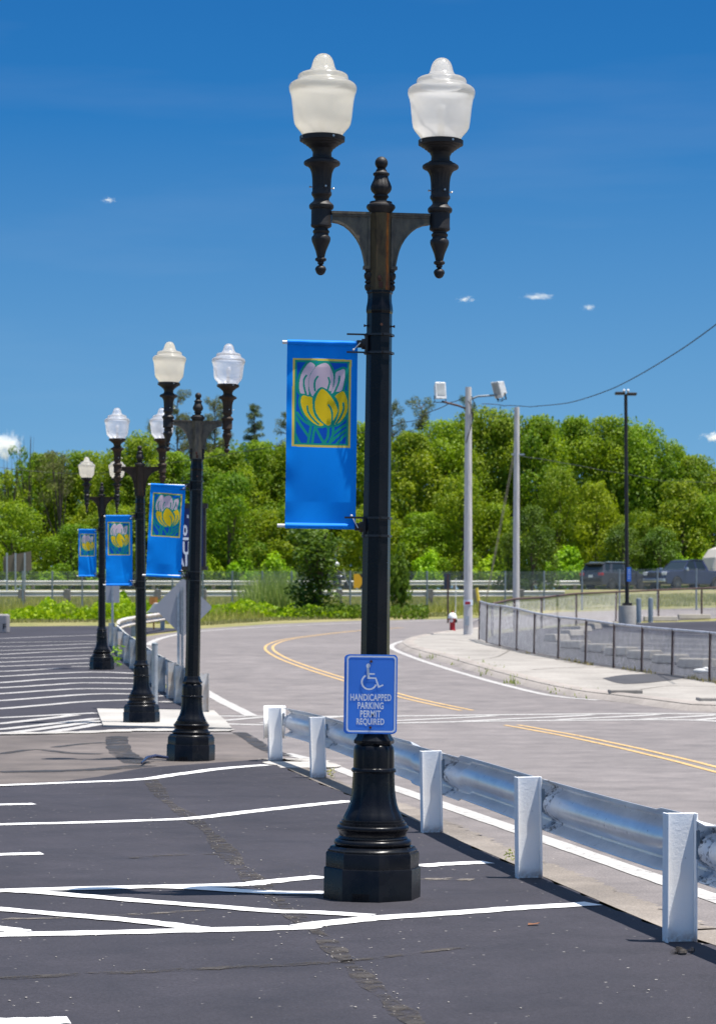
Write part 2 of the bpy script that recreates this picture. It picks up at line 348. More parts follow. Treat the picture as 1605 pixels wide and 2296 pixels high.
# ------------------------------------------------------------------ ground sheets
BR = sorted(set(HX[1:-1]))
def clip(poly, k, lo):
    out = []; n = len(poly)
    for i in range(n):
        a, b = poly[i], poly[(i + 1) % n]; ia = (a[1] >= k) if lo else (a[1] <= k); ib = (b[1] >= k) if lo else (b[1] <= k)
        if ia: out.append(a)
        if ia != ib:
            t = (k - a[1]) / (b[1] - a[1]); out.append((a[0] + t * (b[0] - a[0]), k))
    return out
def area(p): return sum(p[i][0] * p[(i + 1) % len(p)][1] - p[(i + 1) % len(p)][0] * p[i][1] for i in range(len(p))) / 2
def sheet(name, polys, off, mat, mb=None, label=None, skirt=0):
    mb = mb or MB(); edges = [-400] + BR + [2500]
    for p in polys:
        if area(p) < 0: p = p[::-1]
        ys = [q[1] for q in p]
        for a, b in zip(edges, edges[1:]):
            if max(ys) <= a or min(ys) >= b: continue
            c = clip(clip(p, a, True), b, False)
            d = [q for i, q in enumerate(c) if abs(q[0] - c[i - 1][0]) + abs(q[1] - c[i - 1][1]) > 1e-5]
            if len(d) >= 3 and abs(area(d)) > 1e-7: mb.poly([(x, y, h(y) + off) for x, y in d])
        if skirt:
            q = []
            for a, b in zip(p, p[1:] + p[:1]):
                cuts = sorted([a[1], b[1]] + [k for k in BR if min(a[1], b[1]) < k < max(a[1], b[1])], reverse=a[1] > b[1])
                pts = [(a[0] + (0 if b[1] == a[1] else (y - a[1]) / (b[1] - a[1])) * (b[0] - a[0]), y) for y in cuts] if b[1] != a[1] else [a, b]
                for u, w in zip(pts, pts[1:]):
                    mb.poly([(u[0], u[1], h(u[1]) + off - skirt), (w[0], w[1], h(w[1]) + off - skirt), (w[0], w[1], h(w[1]) + off), (u[0], u[1], h(u[1]) + off)])
    o = mb.build(name, mat); tag(o, label, kind='structure'); return o
def smooth_line(pts, n=6):
    P = [Vector((*p, 0)) for p in pts]
    if len(P) < 3: n = max(n, 6)
    out = []
    for i in range(len(P) - 1):
        p0 = P[max(i - 1, 0)]; p1 = P[i]; p2 = P[i + 1]; p3 = P[min(i + 2, len(P) - 1)]
        for k in range(n):
            t = k / n
            q = .5 * ((2 * p1) + (p2 - p0) * t + (2 * p0 - 5 * p1 + 4 * p2 - p3) * t * t + (3 * p1 - p0 - 3 * p2 + p3) * t ** 3)
            out.append((q.x, q.y))
    out.append((P[-1].x, P[-1].y)); return out
def ribbon(pts, w, jit=.0, seed=1, taper=False):
    r = random.Random(seed); L = []; Rr = []
    n = len(pts)
    for i, p in enumerate(pts):
        a = Vector(pts[max(i - 1, 0)]); b = Vector(pts[min(i + 1, n - 1)]); d = (b - a).normalized(); nn = Vector((-d.y, d.x))
        ww = (w(i / (n - 1)) if callable(w) else w) / 2
        if taper and i in (0, n - 1): ww *= .3
        L.append(tuple(Vector(p) + nn * ww * (1 + r.uniform(-jit, jit)))); Rr.append(tuple(Vector(p) - nn * ww * (1 + r.uniform(-jit, jit))))
    return [[Rr[i], Rr[i + 1], L[i + 1], L[i]] for i in range(n - 1)]
def G(pix): return [g(*p) for p in pix]

mb = MB()
for a, b in zip([-60] + BR + [], BR + [2400]):
    mb.poly([(-900, a, h(a)), (900, a, h(a)), (900, b, h(b)), (-900, b, h(b))])
tag(mb.build('ground', MT['ground']), 'dry grass verge and soil under everything', kind='structure')

ext = lambda p, x: (x, p[1])
# road with the driveway mouth (one sheet)
near = G([(1605, 2101), (1482, 2046), (1220, 1942), (1000, 1852), (890, 1808), (720, 1742), (610, 1700)])
nearR = [(near[0][0] + 3.2, near[0][1] - 17)] + near
road = nearR + G([(300, 1752), (0, 1765), (-500, 1775), (-500, 1652), (0, 1646), (230, 1636), (520, 1640), (478, 1600), (420, 1572), (340, 1505), (292, 1462), (296, 1444), (330, 1426), (450, 1409), (600, 1399), (800, 1391), (1000, 1387), (1100, 1384), (1250, 1372), (1605, 1362), (2300, 1352)]) \
    + G([(2300, 1378), (1605, 1386), (1450, 1392), (1300, 1397), (1120, 1410), (1000, 1420), (930, 1432), (903, 1445), (912, 1456), (945, 1467), (1000, 1483), (1060, 1501), (1130, 1522), (1200, 1541), (1290, 1560), (1375, 1572), (1430, 1576), (1550, 1592), (1605, 1594), (2300, 1640)]) + [(30, 12), (30, -6)]
sheet('road', [road], .012, MT['road'])
# worn driveway
drive = G([(-500, 1655), (0, 1650), (240, 1642), (520, 1645), (560, 1650), (600, 1690), (610, 1700), (480, 1712), (300, 1752), (0, 1764), (-500, 1775)])
sheet('driveway', [drive], .0165, MT['drive'])
# car park, near part
e = G([(1605, 2122), (1482, 2080), (1220, 1968), (1000, 1873), (890, 1822), (790, 1785), (690, 1745), (600, 1702)])
def beyond(p, q, d):
    v = Vector(p) - Vector(q); return tuple(Vector(p) + v.normalized() * d)
def rough_edge(e):
    q = random.Random(44); return [(x + q.uniform(-.035, .035), y) for x, y in smooth_line(e, 14)]
lotA = [(e[0][0] + 4.2, -8), beyond(e[0], e[1], 6)] + rough_edge(e) + G([(485, 1710), (320, 1722), (220, 1742), (60, 1762), (-60, 1768), (-500, 1778)]) + [(-25, 12), (-25, -8)]
sheet('car_park', [lotA], .024, MT['lot'])
lotB = G([(-500, 1650), (0, 1648), (120, 1646), (230, 1637), (300, 1640), (520, 1640), (500, 1622), (470, 1602), (420, 1580), (345, 1520), (262, 1462), (250, 1440), (300, 1425), (420, 1411), (370, 1408), (215, 1403), (0, 1405), (-500, 1408)])
sheet('far_car_park', [lotB], .024, MT['lot'])
# gravel edge between car park and road
gp = []
for (a, b) in zip(smooth_line(e, 8), smooth_line(near, 8)): gp.append((a, b))
gr = []
r5 = random.Random(5)
q = [((a[0] * 1.0, a[1]), (a[0] + (.23 + .05 * r5.uniform(-1, 1)), a[1] + .1)) for a in smooth_line([beyond(e[0], e[1], 6)] + e, 60)]
for (a, b), (c, d) in zip(q, q[1:]): gr.append([a, b, d, c])
sheet('gravel_strip', gr, .0265, MT['gravel'])
# island pad
pad = G([(218, 1592), (350, 1594), (480, 1596), (505, 1618), (520, 1636), (380, 1633), (232, 1630)])
sheet('concrete_pad', [pad], .05, MT['pad'], skirt=.04)
# right hand pavement with kerb
kb = G([(1100, 1410), (1000, 1421), (930, 1433), (904, 1445), (912, 1456), (945, 1467), (1000, 1482), (1060, 1500), (1130, 1520), (1200, 1539), (1290, 1558), (1375, 1569)])
kb2 = G([(1375, 1569), (1430, 1576), (1550, 1592), (1605, 1594), (2300, 1640)])
inn = G([(2300, 1600), (1605, 1541), (1500, 1526), (1400, 1511), (1300, 1498), (1240, 1483), (1150, 1466), (1100, 1452), (1076, 1440), (1090, 1425)])
kbs = smooth_line(kb, 5) + kb2[1:]
sheet('pavement', [kbs + inn], .12, MT['walk'])
mb = MB()
kin = []
for i, p in enumerate(kbs):
    a = Vector(kbs[max(i - 1, 0)]); b = Vector(kbs[min(i + 1, len(kbs) - 1)]); d = (b - a).normalized(); nn = Vector((-d.y, d.x))
    kin.append((Vector(p), nn))
prof = [(-.16, .0), (-.10, .045), (-.02, .09), (.08, .122), (.15, .130), (.27, .128), (.30, .10)]
rows = [[mb.av((*(p + nn * o), h((p + nn * o).y) + z + .013)) for o, z in prof] for p, nn in kin]
for a, b in zip(rows, rows[1:]):
    for k in range(len(prof) - 1): mb.face((a[k], b[k], b[k + 1], a[k + 1]))
tag(mb.build('kerb', MT['kerb'], smooth=60), kind='structure')
mb = MB()
for px, py, w in ((1402, 1567, .42),):
    p = gz(px, py); mb.box((p.x, p.y + .1, p.z + .09), (.6, .4, .16))
p = gz(1600, 1585); mb.box((p.x + .2, p.y + .25, p.z + .08), (.9, .5, .16))
bevel(tag(mb.build('kerb_stone', MT['walk']), kind='structure'), .02)
sheet('pavement_patch', [smooth_line(G([(1350, 1532), (1400, 1524), (1480, 1522), (1540, 1527), (1500, 1537), (1400, 1545), (1350, 1532)]), 4)], .126, MT['lot2'])
for q in ([(925, 1442), (990, 1441), (1060, 1447)], [(1000, 1463), (1080, 1467), (1180, 1474)], [(1190, 1512), (1250, 1508), (1310, 1506)], [(1050, 1490), (1110, 1483), (1140, 1468)], [(1420, 1560), (1500, 1550), (1605, 1552)]):
    sheet('pavement_joint', ribbon(smooth_line(G(q), 8), .05, .3, 5), .1235, MT['joint'])
sheet('pavement_grime', ribbon(smooth_line(G([(1110, 1454), (1150, 1466), (1240, 1482), (1300, 1497), (1400, 1511), (1500, 1526), (1605, 1541)]), 8), .45, .2, 6), .1235, MT['grime'])
# right hand car park
lotC = G([(1078, 1440), (1100, 1451), (1150, 1464), (1240, 1481), (1300, 1496), (1400, 1509), (1500, 1524), (1605, 1539), (2300, 1600), (2300, 1385), (1605, 1392), (1450, 1396), (1300, 1402), (1200, 1410), (1110, 1422)])
sheet('lower_car_park', [lotC], .02, MT['lot2'])
sheet('asphalt_patch', [G([(1210, 1412), (1300, 1402), (1450, 1398), (1605, 1394), (1900, 1393), (1900, 1432), (1605, 1428), (1500, 1424), (1400, 1418), (1300, 1424), (1230, 1422)])], .024, MT['lot'])

# cracks
def crack(pix, w, mat, jit, seed, name='pavement_crack', off=.0272, n=10):
    sheet(name, ribbon(smooth_line(G(pix), n), w, jit, seed, True), off, mat)
crack([(335, 1745), (372, 1795), (425, 1832), (470, 1868), (520, 1925), (560, 1965), (600, 1995)], lambda t: .12 + .04 * math.sin(t * 23), MT['crack'], .12, 3)
crack([(600, 1995), (625, 2022), (660, 2055), (715, 2095), (760, 2140), (805, 2185), (860, 2235), (905, 2275), (960, 2320)], lambda t: .09 + .03 * math.sin(t * 31), MT['crack'], .12, 4)
crack([(0, 2195), (160, 2188), (320, 2180), (500, 2172), (640, 2165), (740, 2160)], lambda t: .09, MT['crack'], .3, 6)
crack([(740, 2160), (860, 2148), (960, 2135), (1060, 2125)], lambda t: .06, MT['crack'], .3, 16)
crack([(0, 2062), (120, 2060), (300, 2052), (460, 2042)], lambda t: .07, MT['scar'], .3, 8)
crack([(290, 1925), (400, 1918), (520, 1915)], lambda t: .09, MT['crack'], .3, 9)
crack([(950, 1975), (990, 1972), (1062, 1974)], lambda t: .12, MT['scar'], .3, 10)
sheet('crack_grit', ribbon(smooth_line(G([(300, 1760), (400, 1835), (500, 1925), (590, 2000)]), 10),   .9, .1, 77), .0262, MT['grit'])
crack([(262, 1650), (268, 1680), (285, 1695), (310, 1712)], lambda t: .30, MT['tar'], .1, 11, 'tar_seam', .0205)
crack([(0, 1690), (80, 1680), (160, 1688), (230, 1690)], lambda t: .16, MT['tar'], .1, 12, 'tar_seam', .0205)
crack([(120, 1675), (180, 1668), (240, 1664)], lambda t: .14, MT['tar'], .1, 13, 'tar_seam', .0205)
crack([(535, 1641), (560, 1655), (585, 1672), (605, 1682), (640, 1694)], lambda t: .20, MT['tar'], .1, 14, 'tar_seam', .0205)
crack([(0, 1730), (120, 1728), (230, 1724), (330, 1715)], lambda t: .35, MT['tar'], .1, 15, 'tar_seam', .0205)

# painted lines of the near car park
mbl = MB()
def line(pix, w, mb, off=.0285, seed=1, n=8, jit=.12): 
    sheet_polys = ribbon(smooth_line(G(pix), n), w, jit, seed)
    edges = [-400] + BR + [2500]
    for p in sheet_polys:
        if area(p) < 0: p = p[::-1]
        ys = [q[1] for q in p]
        for a, b in zip(edges, edges[1:]):
            if max(ys) <= a or min(ys) >= b: continue
            c = clip(clip(p, a, True), b, False)
            if len(c) >= 3: mb.poly([(x, y, h(y) + off) for x, y in c])
W = .175
line([(-60, 2099), (200, 2094), (440, 2088), (660, 2082), (700, 2076), (830, 2062), (1000, 2050), (1150, 2039), (1330, 2028)], W, mbl, seed=2)
line([(-60, 2002), (0, 1999), (250, 1992), (480, 1987), (560, 1984), (600, 1979), (722, 1967)], W, mbl, seed=3)
line([(940, 1944), (1000, 1939), (1095, 1935)], W, mbl, seed=4)
line([(-60, 1852), (0, 1850), (200, 1845), (400, 1838), (470, 1832), (560, 1821), (680, 1808), (785, 1797)], W, mbl, seed=5)
line([(-60, 1764), (0, 1762), (150, 1756), (310, 1749), (400, 1737), (500, 1724), (598, 1716)], W, mbl, seed=6)
line([(-60, 1806), (20, 1805), (77, 1803.5)], W, mbl, seed=7)
line([(-60, 1919), (20, 1917), (95, 1915)], W, mbl, seed=8)
line([(-60, 2294), (60, 2293), (155, 2290)], W, mbl, seed=9)
line([(0, 1999), (100, 2004), (300, 2021), (480, 2035), (620, 2046), (700, 2048), (830, 2056)], .14, mbl, .0300, seed=10)
line([(-60, 2035), (0, 2041), (200, 2058), (330, 2070), (455, 2086)], .14, mbl, .0300, seed=11)
line([(-60, 2079), (0, 2084), (50, 2092)], .14, mbl, .0300, seed=12)
line([(330, 1990), (450, 1994), (560, 2001), (640, 2004), (726, 2004)], .16, mbl, .0300, seed=13)
tag(mbl.build('parking_lines', MT['white']), kind='structure')
# far car park lines
mbl = MB(); S3 = 2.666
FL = [[(0, 163), (250, 153), (580, 142)], [(0, 188), (300, 182), (580, 180)], [(0, 212), (250, 205), (580, 192)], [(0, 235), (300, 226), (560, 215)],
      [(0, 258), (300, 243), (560, 238)], [(0, 280), (300, 272), (560, 262)], [(0, 305), (300, 292), (540, 282)], [(0, 330), (300, 318), (540, 308)],
      [(0, 360), (200, 350), (360, 340)], [(430, 330), (540, 329)], [(0, 390), (300, 373), (560, 363), (810, 371)], [(5, 427), (300, 405), (560, 397), (810, 401)],
      [(0, 458), (300, 440), (500, 428), (810, 432)], [(0, 493), (300, 473), (500, 463), (800, 465)], [(0, 535), (400, 505), (600, 494), (780, 494)], [(0, 583), (300, 558), (500, 541), (780, 530)],
      [(950, 505), (990, 507)], [(950, 540), (1025, 543)],
      [(0, 637), (300, 622), (580, 608)], [(0, 672), (250, 645), (450, 620)], [(0, 706), (300, 675), (590, 640)], [(60, 726), (350, 690), (590, 655)], [(300, 722), (480, 695), (600, 672)]]
for i, l in enumerate(FL): line([(x / S3, 1371 + y / S3) for x, y in ([(-120, l[0][1])] if l[0][0] < 10 else []) + l], .20 if i < 10 else .24, mbl, seed=20 + i, n=5)
tag(mbl.build('far_parking_lines', MT['white_old']), kind='structure')
mbl = MB()
line([(-40, 1645.5), (0, 1645), (190, 1642), (300, 1637.5), (400, 1637), (520, 1638)], .55, mbl, .0285, seed=60, jit=.3)
line([(630, 1706), (662, 1706), (694, 1722)], .7, mbl, .0285, seed=61, jit=.2)
tag(mbl.build('painted_kerb_band', MT['pad']), kind='structure')

# road markings
mbl = MB()
ed = near
line([(640, 1688), (720, 1708), (800, 1738), (880, 1764), (1000, 1805), (1220, 1880), (1480, 1970), (1605, 2012), (1900, 2110)], .17, mbl, .0165, 31, jit=.06)
line([(455, 1546), (500, 1572), (568, 1606)], .22, mbl, .0165, 32, jit=.06)
line([(332, 1446), (345, 1437), (380, 1426), (450, 1415), (600, 1405), (760, 1398), (870, 1394.5), (1000, 1390.5), (1100, 1388)], .22, mbl, .0165, 33, jit=.06)
line([(1340, 1569), (1260, 1562), (1200, 1552), (1100, 1527), (1000, 1498), (930, 1475), (890, 1459), (877, 1450), (884, 1443), (905, 1436)], .16, mbl, .0165, 34, jit=.06)
line([(1420, 1574), (1480, 1580), (1530, 1586)], .14, mbl, .0165, 35)
# crosswalk
line([(470, 1604), (560, 1605), (700, 1605.5), (900, 1604.5), (1100, 1602), (1300, 1600), (1500, 1599), (1700, 1602)], .25, mbl, .0165, 36, jit=.1)
line([(500, 1622), (620, 1624), (900, 1620), (1100, 1616), (1300, 1614), (1500, 1613), (1605, 1616), (1760, 1626)], .26, mbl, .0165, 37, jit=.1)
for a, b in (((500, 1615), (590, 1607)), ((590, 1620), (760, 1606)), ((830, 1618), (1110, 1604)), ((1040, 1616), (1330, 1602)), ((1250, 1613), (1480, 1601)), ((1440, 1612), (1605, 1602)), ((1560, 1614), (1660, 1604))):
    line([a, b], .22, mbl, .0175, 38, jit=.1)
tag(mbl.build('road_edge_lines', MT['white_old']), kind='structure')
mbl = MB()
for d in (-.105, .105):
    for pix in ([(1146, 1624.5), (1250, 1643), (1400, 1674), (1520, 1702), (1605, 1724), (1900, 1800)], [(1046, 1592), (960, 1574), (880, 1554), (770, 1522), (700, 1500), (640, 1478), (612, 1463), (603, 1452), (612, 1443), (640, 1434), (700, 1425), (800, 1414), (900, 1407)]):
        P = smooth_line(G(pix), 6); Q = []
        for i, p in enumerate(P):
            a = Vector(P[max(i - 1, 0)]); b = Vector(P[min(i + 1, len(P) - 1)]); dd = (b - a).normalized(); Q.append((p[0] - dd.y * d, p[1] + dd.x * d))
        polys = ribbon(Q, .075, .06, 41); edges = [-400] + BR + [2500]
        for p in polys:
            if area(p) < 0: p = p[::-1]
            ys = [q[1] for q in p]
            for a, b in zip(edges, edges[1:]):
                if max(ys) <= a or min(ys) >= b: continue
                c = clip(clip(p, a, True), b, False)
                if len(c) >= 3: mbl.poly([(x, y, h(y) + .0165) for x, y in c])
tag(mbl.build('yellow_centre_lines', MT['yellow']), kind='structure')
mbl = MB()
for i, l in enumerate([[(1330, 1431), (1605, 1434)], [(1225, 1443), (1290, 1441)], [(1340, 1440), (1605, 1446)], [(1380, 1450), (1605, 1458)], [(1430, 1462), (1605, 1468)], [(1480, 1474), (1605, 1480)], [(1540, 1488), (1605, 1491)], [(1400, 1420), (1605, 1424)], [(1330, 1410), (1500, 1412)], [(1590, 1500), (1640, 1502)]]):
    line(l, .13, mbl, .0285, 70 + i)
tag(mbl.build('lower_parking_lines', MT['white_old']), kind='structure')

exec_parts = []
# ------------------------------------------------------------------ street lamps
S = 1 / 393.5
def Z(y): return (2013 - y) * S
def P_(pr): return [(w * S, Z(y)) for w, y in pr]
PHI = R(6); OCT = R(-82.5)
RA = Matrix.Rotation(PHI, 4, 'Z')

def lamp_base():
    b = MB(); o = OCT; k = 1 / math.cos(R(4))
    b.lathe(P_([(109 * k, 2024), (109 * k, 1945), (107.5 * k, 1942.5), (105 * k, 1942)]), 8, o)
    b.lathe(P_([(105 * k, 1943), (105 * k, 1911), (103 * k, 1908), (101 * k, 1908), (101 * k, 1904), (97 * k, 1901), (95 * k, 1896), (70, 1895)]), 8, o)
    ringp = [(84, 1899), (84, 1896.5)] + [(78 + 9 * math.cos(t), 1888 - 8.5 * math.sin(t)) for t in (R(x) for x in range(-75, 91, 15))] + \
            [(78.5, 1878), (77, 1876), (74.5, 1873), (75.2, 1868), (77, 1863), (78.5, 1861)] + [(75 + 6 * math.cos(t), 1855.5 - 6.5 * math.sin(t)) for t in (R(x) for x in range(-75, 91, 15))] + \
            [(75, 1848), (75, 1843.5), (70.5, 1843), (70.5, 1837.5), (67, 1837)]
    b.lathe(P_(ringp), 48)
    def lob(r, z, t):
        q = ((t - OCT) / (math.pi / 4)) % 1.0
        return 1.0 - .055 * abs(math.cos(math.pi * q)) ** 10 + .006
    bell = [(67, 1838), (66.5, 1832), (62, 1823), (57, 1813), (53, 1801), (50, 1785), (48, 1768), (47, 1750), (46.4, 1731)]
    b.lathe(P_(bell), 96, 0, mod=lob)
    b.lathe(P_([(46, 1732), (48, 1731), (50, 1729), (50.3, 1726), (49, 1723), (46, 1721)]), 96, mod=lambda r, z, t: lob(r, z, t) * .5 + .5)
    b.lathe(P_([(45.6, 1722), (45.4, 1700), (45, 1682), (44, 1675), (41, 1670.5), (39, 1669), (39, 1665)]), 96, mod=lob)
    b.lathe(P_([(41, 1668), (45, 1666), (45.5, 1660), (43.5, 1657), (40, 1652), (37.5, 1645), (36, 1638), (33, 1634)]), 8, o)
    return b
def lamp_pole():
    b = MB(); b.lathe(P_([(33.5, 1640), (28.4, 704)]), 8, OCT); return b
def lamp_collar():
    b = MB(); o = OCT
    b.lathe(P_([(27, 706.5), (28.5, 704), (30, 700), (30.2, 695), (29.4, 688), (27.6, 678), (27, 668), (27.4, 660), (29.5, 657.5), (29.5, 653), (27, 652)]), 8, o)
    return b
def lamp_column():
    b = MB(); k = 1.06
    b.lathe(P_([(23 * k, 653), (23 * k, 640), (22 * k, 600), (22 * k, 520), (23 * k, 495), (25 * k, 480)]), 8, R(-67.5))
    return b
def balusters(parent):
    for s in (-1, 1):
        b = MB()
        pr = [(5, 653), (8, 650), (9.5, 645), (9, 640), (6, 637), (9, 634.5), (9, 632), (6.5, 629), (10, 624), (11, 619), (10, 613.5), (7, 611), (9, 608), (9, 605), (6, 603)]
        b.lathe(P_(pr), 14, 0, c=(s * 25 * S * math.cos(PHI), s * 25 * S * math.sin(PHI)))
        b.build('baluster', MT['black_old'], parent, 40)
def finial():
    b = MB()
    pr = [(24, 479), (25, 476), (29, 471), (32, 467), (32.6, 464), (31, 460), (26, 457.5), (25, 455), (25, 453), (13, 452.5), (13, 448), (14.5, 445), (17.5, 442), (17, 439.5), (14.5, 437), (16, 434.5), (21, 430), (24, 424), (24, 419), (21, 411), (17.5, 404), (15.6, 398), (15.5, 395), (18.5, 392), (18.5, 389), (14, 386), (12, 383.5), (12, 381), (9.5, 380), (10, 378)]
    def fl(r, z, t):
        return 1 - .045 * abs(math.cos(6 * t)) ** 6 * (1 if Z(432) < z < Z(398) else (.6 if Z(394) < z < Z(387) else 0))
    b.lathe(P_(pr), 60, mod=fl)
    b.lathe(P_([(max(.1, 14.6 * math.sin(math.pi * i / 12)), 365.5 + 14.6 * math.cos(math.pi * i / 12)) for i in range(13)]), 24)
    return b
def arm(s):
    b = MB(); M0 = RA @ Matrix.Rotation(0 if s > 0 else math.pi, 4, 'Z'); b.M = M0
    arc = [(34, 604), (36, 590), (38.5, 577), (42, 563), (47, 550), (54, 537.5), (62, 527), (71, 517.5), (82, 509), (95, 503.5), (110, 501)]
    out = [(20, 604)] + arc + [(110, 480), (20, 480)]
    t = 11 * S
    b.prism([(x * S, -t / 2, Z(y)) for x, y in out], (0, t, 0))
    # raised rim following the arch, flange on top, bead along the column
    for (x0, y0), (x1, y1) in zip(arc, arc[1:]):
        dx, dy = x1 - x0, y1 - y0; L = math.hypot(dx, dy); nx, ny = dy / L * 4.5, -dx / L * 4.5
        q = [(x0, y0), (x1, y1), (x1 + nx, y1 + ny), (x0 + nx, y0 + ny)]
        b.prism([(x * S, -9 * S, Z(y) - .0006) for x, y in q], (0, 18 * S, 0))
    b.box((65 * S, 0, Z(480)), (92 * S, 21 * S, 5.5 * S)); b.box((65 * S, 0, Z(485)), (88 * S, 16 * S, 5 * S))
    b.box((26 * S, 0, Z(545)), (5 * S, 17 * S, 112 * S)); 
    b.box((31 * S, 0, Z(601)), (14 * S, 19 * S, 7 * S))
    return b
def holder():
    b = MB()
    tip = [(max(.2, 12.6 * math.sin(math.pi * i / 10)) * (1 if i > 4 else .92), 608 + (13 if i < 5 else 10.5) * math.cos(math.pi * i / 10)) for i in range(10)]
    pr = [(max(.15, a), y) for a, y in tip] + [(7, 595), (7, 591), (12, 588), (12.8, 585.5), (12, 583), (8.5, 581), (9.5, 576), (12, 566), (15.5, 555), (19, 546), (20.2, 540), (19.5, 535), (17, 531.5), (16.5, 528), (18.5, 525), (18.5, 521.5), (15.5, 519), (15.5, 516), (21, 513.5), (23.2, 511), (23.2, 507), (22.6, 505), (22.6, 474), (26, 472.5), (27.6, 469), (27.6, 464.5), (25, 461), (20, 457), (17.2, 453), (17.4, 449), (20, 444.5), (22.6, 441), (22.6, 436), (20.8, 433), (21.2, 420), (21.8, 405), (23.5, 392), (27, 383), (32, 377), (37, 375.5), (40, 373.5), (41, 370.5), (40, 367), (34, 363), (26.5, 361.5), (26.5, 358.5), (21.5, 357), (21, 346), (24, 341), (25, 338), (29, 336), (32, 332), (36, 330.5), (38, 327), (43, 325.5), (45, 322.5), (50.3, 321), (50.6, 311.5), (48, 310), (40, 310)]
    def fl(r, z, t):
        if Z(432) < z < Z(378): return 1 - .06 * abs(math.cos(8 * t)) ** 3
        if Z(560) < z < Z(533): return 1 + .06 * abs(math.cos(3 * t)) ** 3
        return 1
    b.lathe(P_(pr), 48, mod=fl)
    return b
def screws(name, mat, parent, zy, r, n, a0, rad=.006):
    for k in range(n):
        b = MB(); t = a0 + 2 * math.pi * k / n
        b.tube([(r * S * math.cos(t) * .95, r * S * math.sin(t) * .95, Z(zy)), ((r + 6) * S * math.cos(t), (r + 6) * S * math.sin(t), Z(zy))], rad * .55, 6)
        b.tube([((r + 5) * S * math.cos(t), (r + 5) * S * math.sin(t), Z(zy)), ((r + 8) * S * math.cos(t), (r + 8) * S * math.sin(t), Z(zy))], rad, 6)
        b.build(name, mat, parent, 30)
GP = [(44, 311), (46, 305), (52, 297), (58.5, 290), (63, 282), (65, 272), (66.5, 258), (67.8, 245), (69.5, 230), (71.5, 219), (74.5, 211), (76, 205), (75.8, 200), (74, 195.5), (69, 191), (62.5, 188), (58.5, 186), (56.8, 183), (56.5, 178), (55, 173.5), (50, 170), (41, 167.5), (34, 165), (29, 160.5), (26, 154), (24.5, 148), (22.5, 141), (19.5, 135), (15, 129.5), (9.5, 126.3), (5, 125.4), (.2, 125.2)]
def globe_mb():
    b = MB(); b.lathe(P_(GP), 48, cap=False); return b
def bulb_mb():
    b = MB()
    b.lathe(P_([(.2, 228), (5, 229), (9, 233), (11, 239), (10.5, 246), (8, 256), (6.5, 268), (6, 275)]), 16)
    return b
def socket_mb():
    b = MB(); b.lathe(P_([(18, 312), (18, 306), (8, 303), (8, 275), (6, 274)]), 16); return b

def added_reflector_mb():
    b = MB(); b.lathe(P_([(43.5, 309.2), (43.5, 308), (18.5, 304), (18, 307), (43, 309.4)]), 32, cap=False); return b  # white disc added inside the globe to bounce light and brighten it
def make_lamp():
    t = thing('street_lamp', 'tall black twin globe lamp nearest the camera, bearing the blue permit sign', 'street lamp', group='twin globe street lamps in a row')
    bs = lamp_base().build('base', MT['black'], t, 32)
    b = MB(); M = Matrix.Rotation(OCT - R(22.5), 4, 'Z'); r = 109 * S * .995
    b.M = M; b.box((r * math.cos(R(22.5)) + .003, 0, Z(2003)), (.006, 38 * S, 17 * S)); 
    for k in range(5): b.box((r * math.cos(R(22.5)) + .008, (k - 2) * 7 * S, Z(2004 - (k % 2) * 3)), (.005, 4.5 * S, 8 * S))
    b.build('maker_plate', MT['black'], bs)
    lamp_pole().build('pole', MT['black'], t, 25)
    screws('set_bolt', MT['rustbolt'], t, 731, 27, 4, PHI + R(2), .008)
    lamp_collar().build('collar', MT['black'], t, 25)
    lamp_column().build('column', MT['rust'], t, 25)
    balusters(t)
    b = MB(); b.blob((-1 * S, -22.5 * S, Z(626)), (5 * S, 3 * S, 7 * S), 10, 6); b.build('column_bolt', MT['rustbolt'], t, 60)
    b = MB(); b.box((2 * S, -22.6 * S, Z(641)), (9 * S, 2 * S, 14 * S)); b.build('column_clip', MT['rustbolt'], t)
    finial().build('finial', MT['black_old'], t, 40)
    for s in (-1, 1):
        arm(s).build('arm', MT['arm'], t, 30)
        c = RA @ Vector((s * 133.5 * S, 0, 0))
        hd = holder().build('lamp_holder', MT['black_old'], t, 35, c)
        globe_mb().build('globe', MT['globe_cream'] if s < 0 else MT['globe_half'], hd, 60)
        bulb_mb().build('bulb', MT['bulb'], hd, 60)
        added_reflector_mb().build('added_reflector', MT['bulb'], hd, 40)
        socket_mb().build('socket', MT['socket'], hd, 40)
        screws('screw', MT['bolt'], hd, 425, 21, 4, R(-70))
        screws('clamp_screw', MT['bolt'], hd, 316, 44, 4, R(-60), .007)
    return t
lamp = make_lamp()
def place(o, px, Y, lean):
    o.location = gx(px, Y); o.rotation_euler = (0, lean, 0)
place(lamp, 834, 14.23, .0127)
lamps = [lamp]
remesh = {}
def recolor(o, name, mats):
    i = 0
    for c in [o] + [k for a in o.children for k in [a] + list(a.children)]:
        if c.type == 'MESH' and c.name.split('.')[0] == name:
            mt = mats[i % len(mats)]; i += 1
            key = (c.data.name, mt.name)
            if key not in remesh:
                remesh[key] = c.data.copy(); remesh[key].materials[0] = mt
            c.data = remesh[key]
SPEC = [(428, 28.72, .0207, 'black twin globe lamp with one cream and one clear lilac globe, second from the front', ('globe_cream', 'globe_clear'), 'arm'),
        (318, 37.94, -.0065, 'black twin globe lamp standing on the pale concrete pad, both globes clear', ('globe_clear', 'globe_clear'), 'rust2'),
        (229, 56.4, .0, 'farthest twin globe lamp with two opaque cream globes, by the far guardrail', ('globe_cream', 'globe_cream'), 'black_old')]
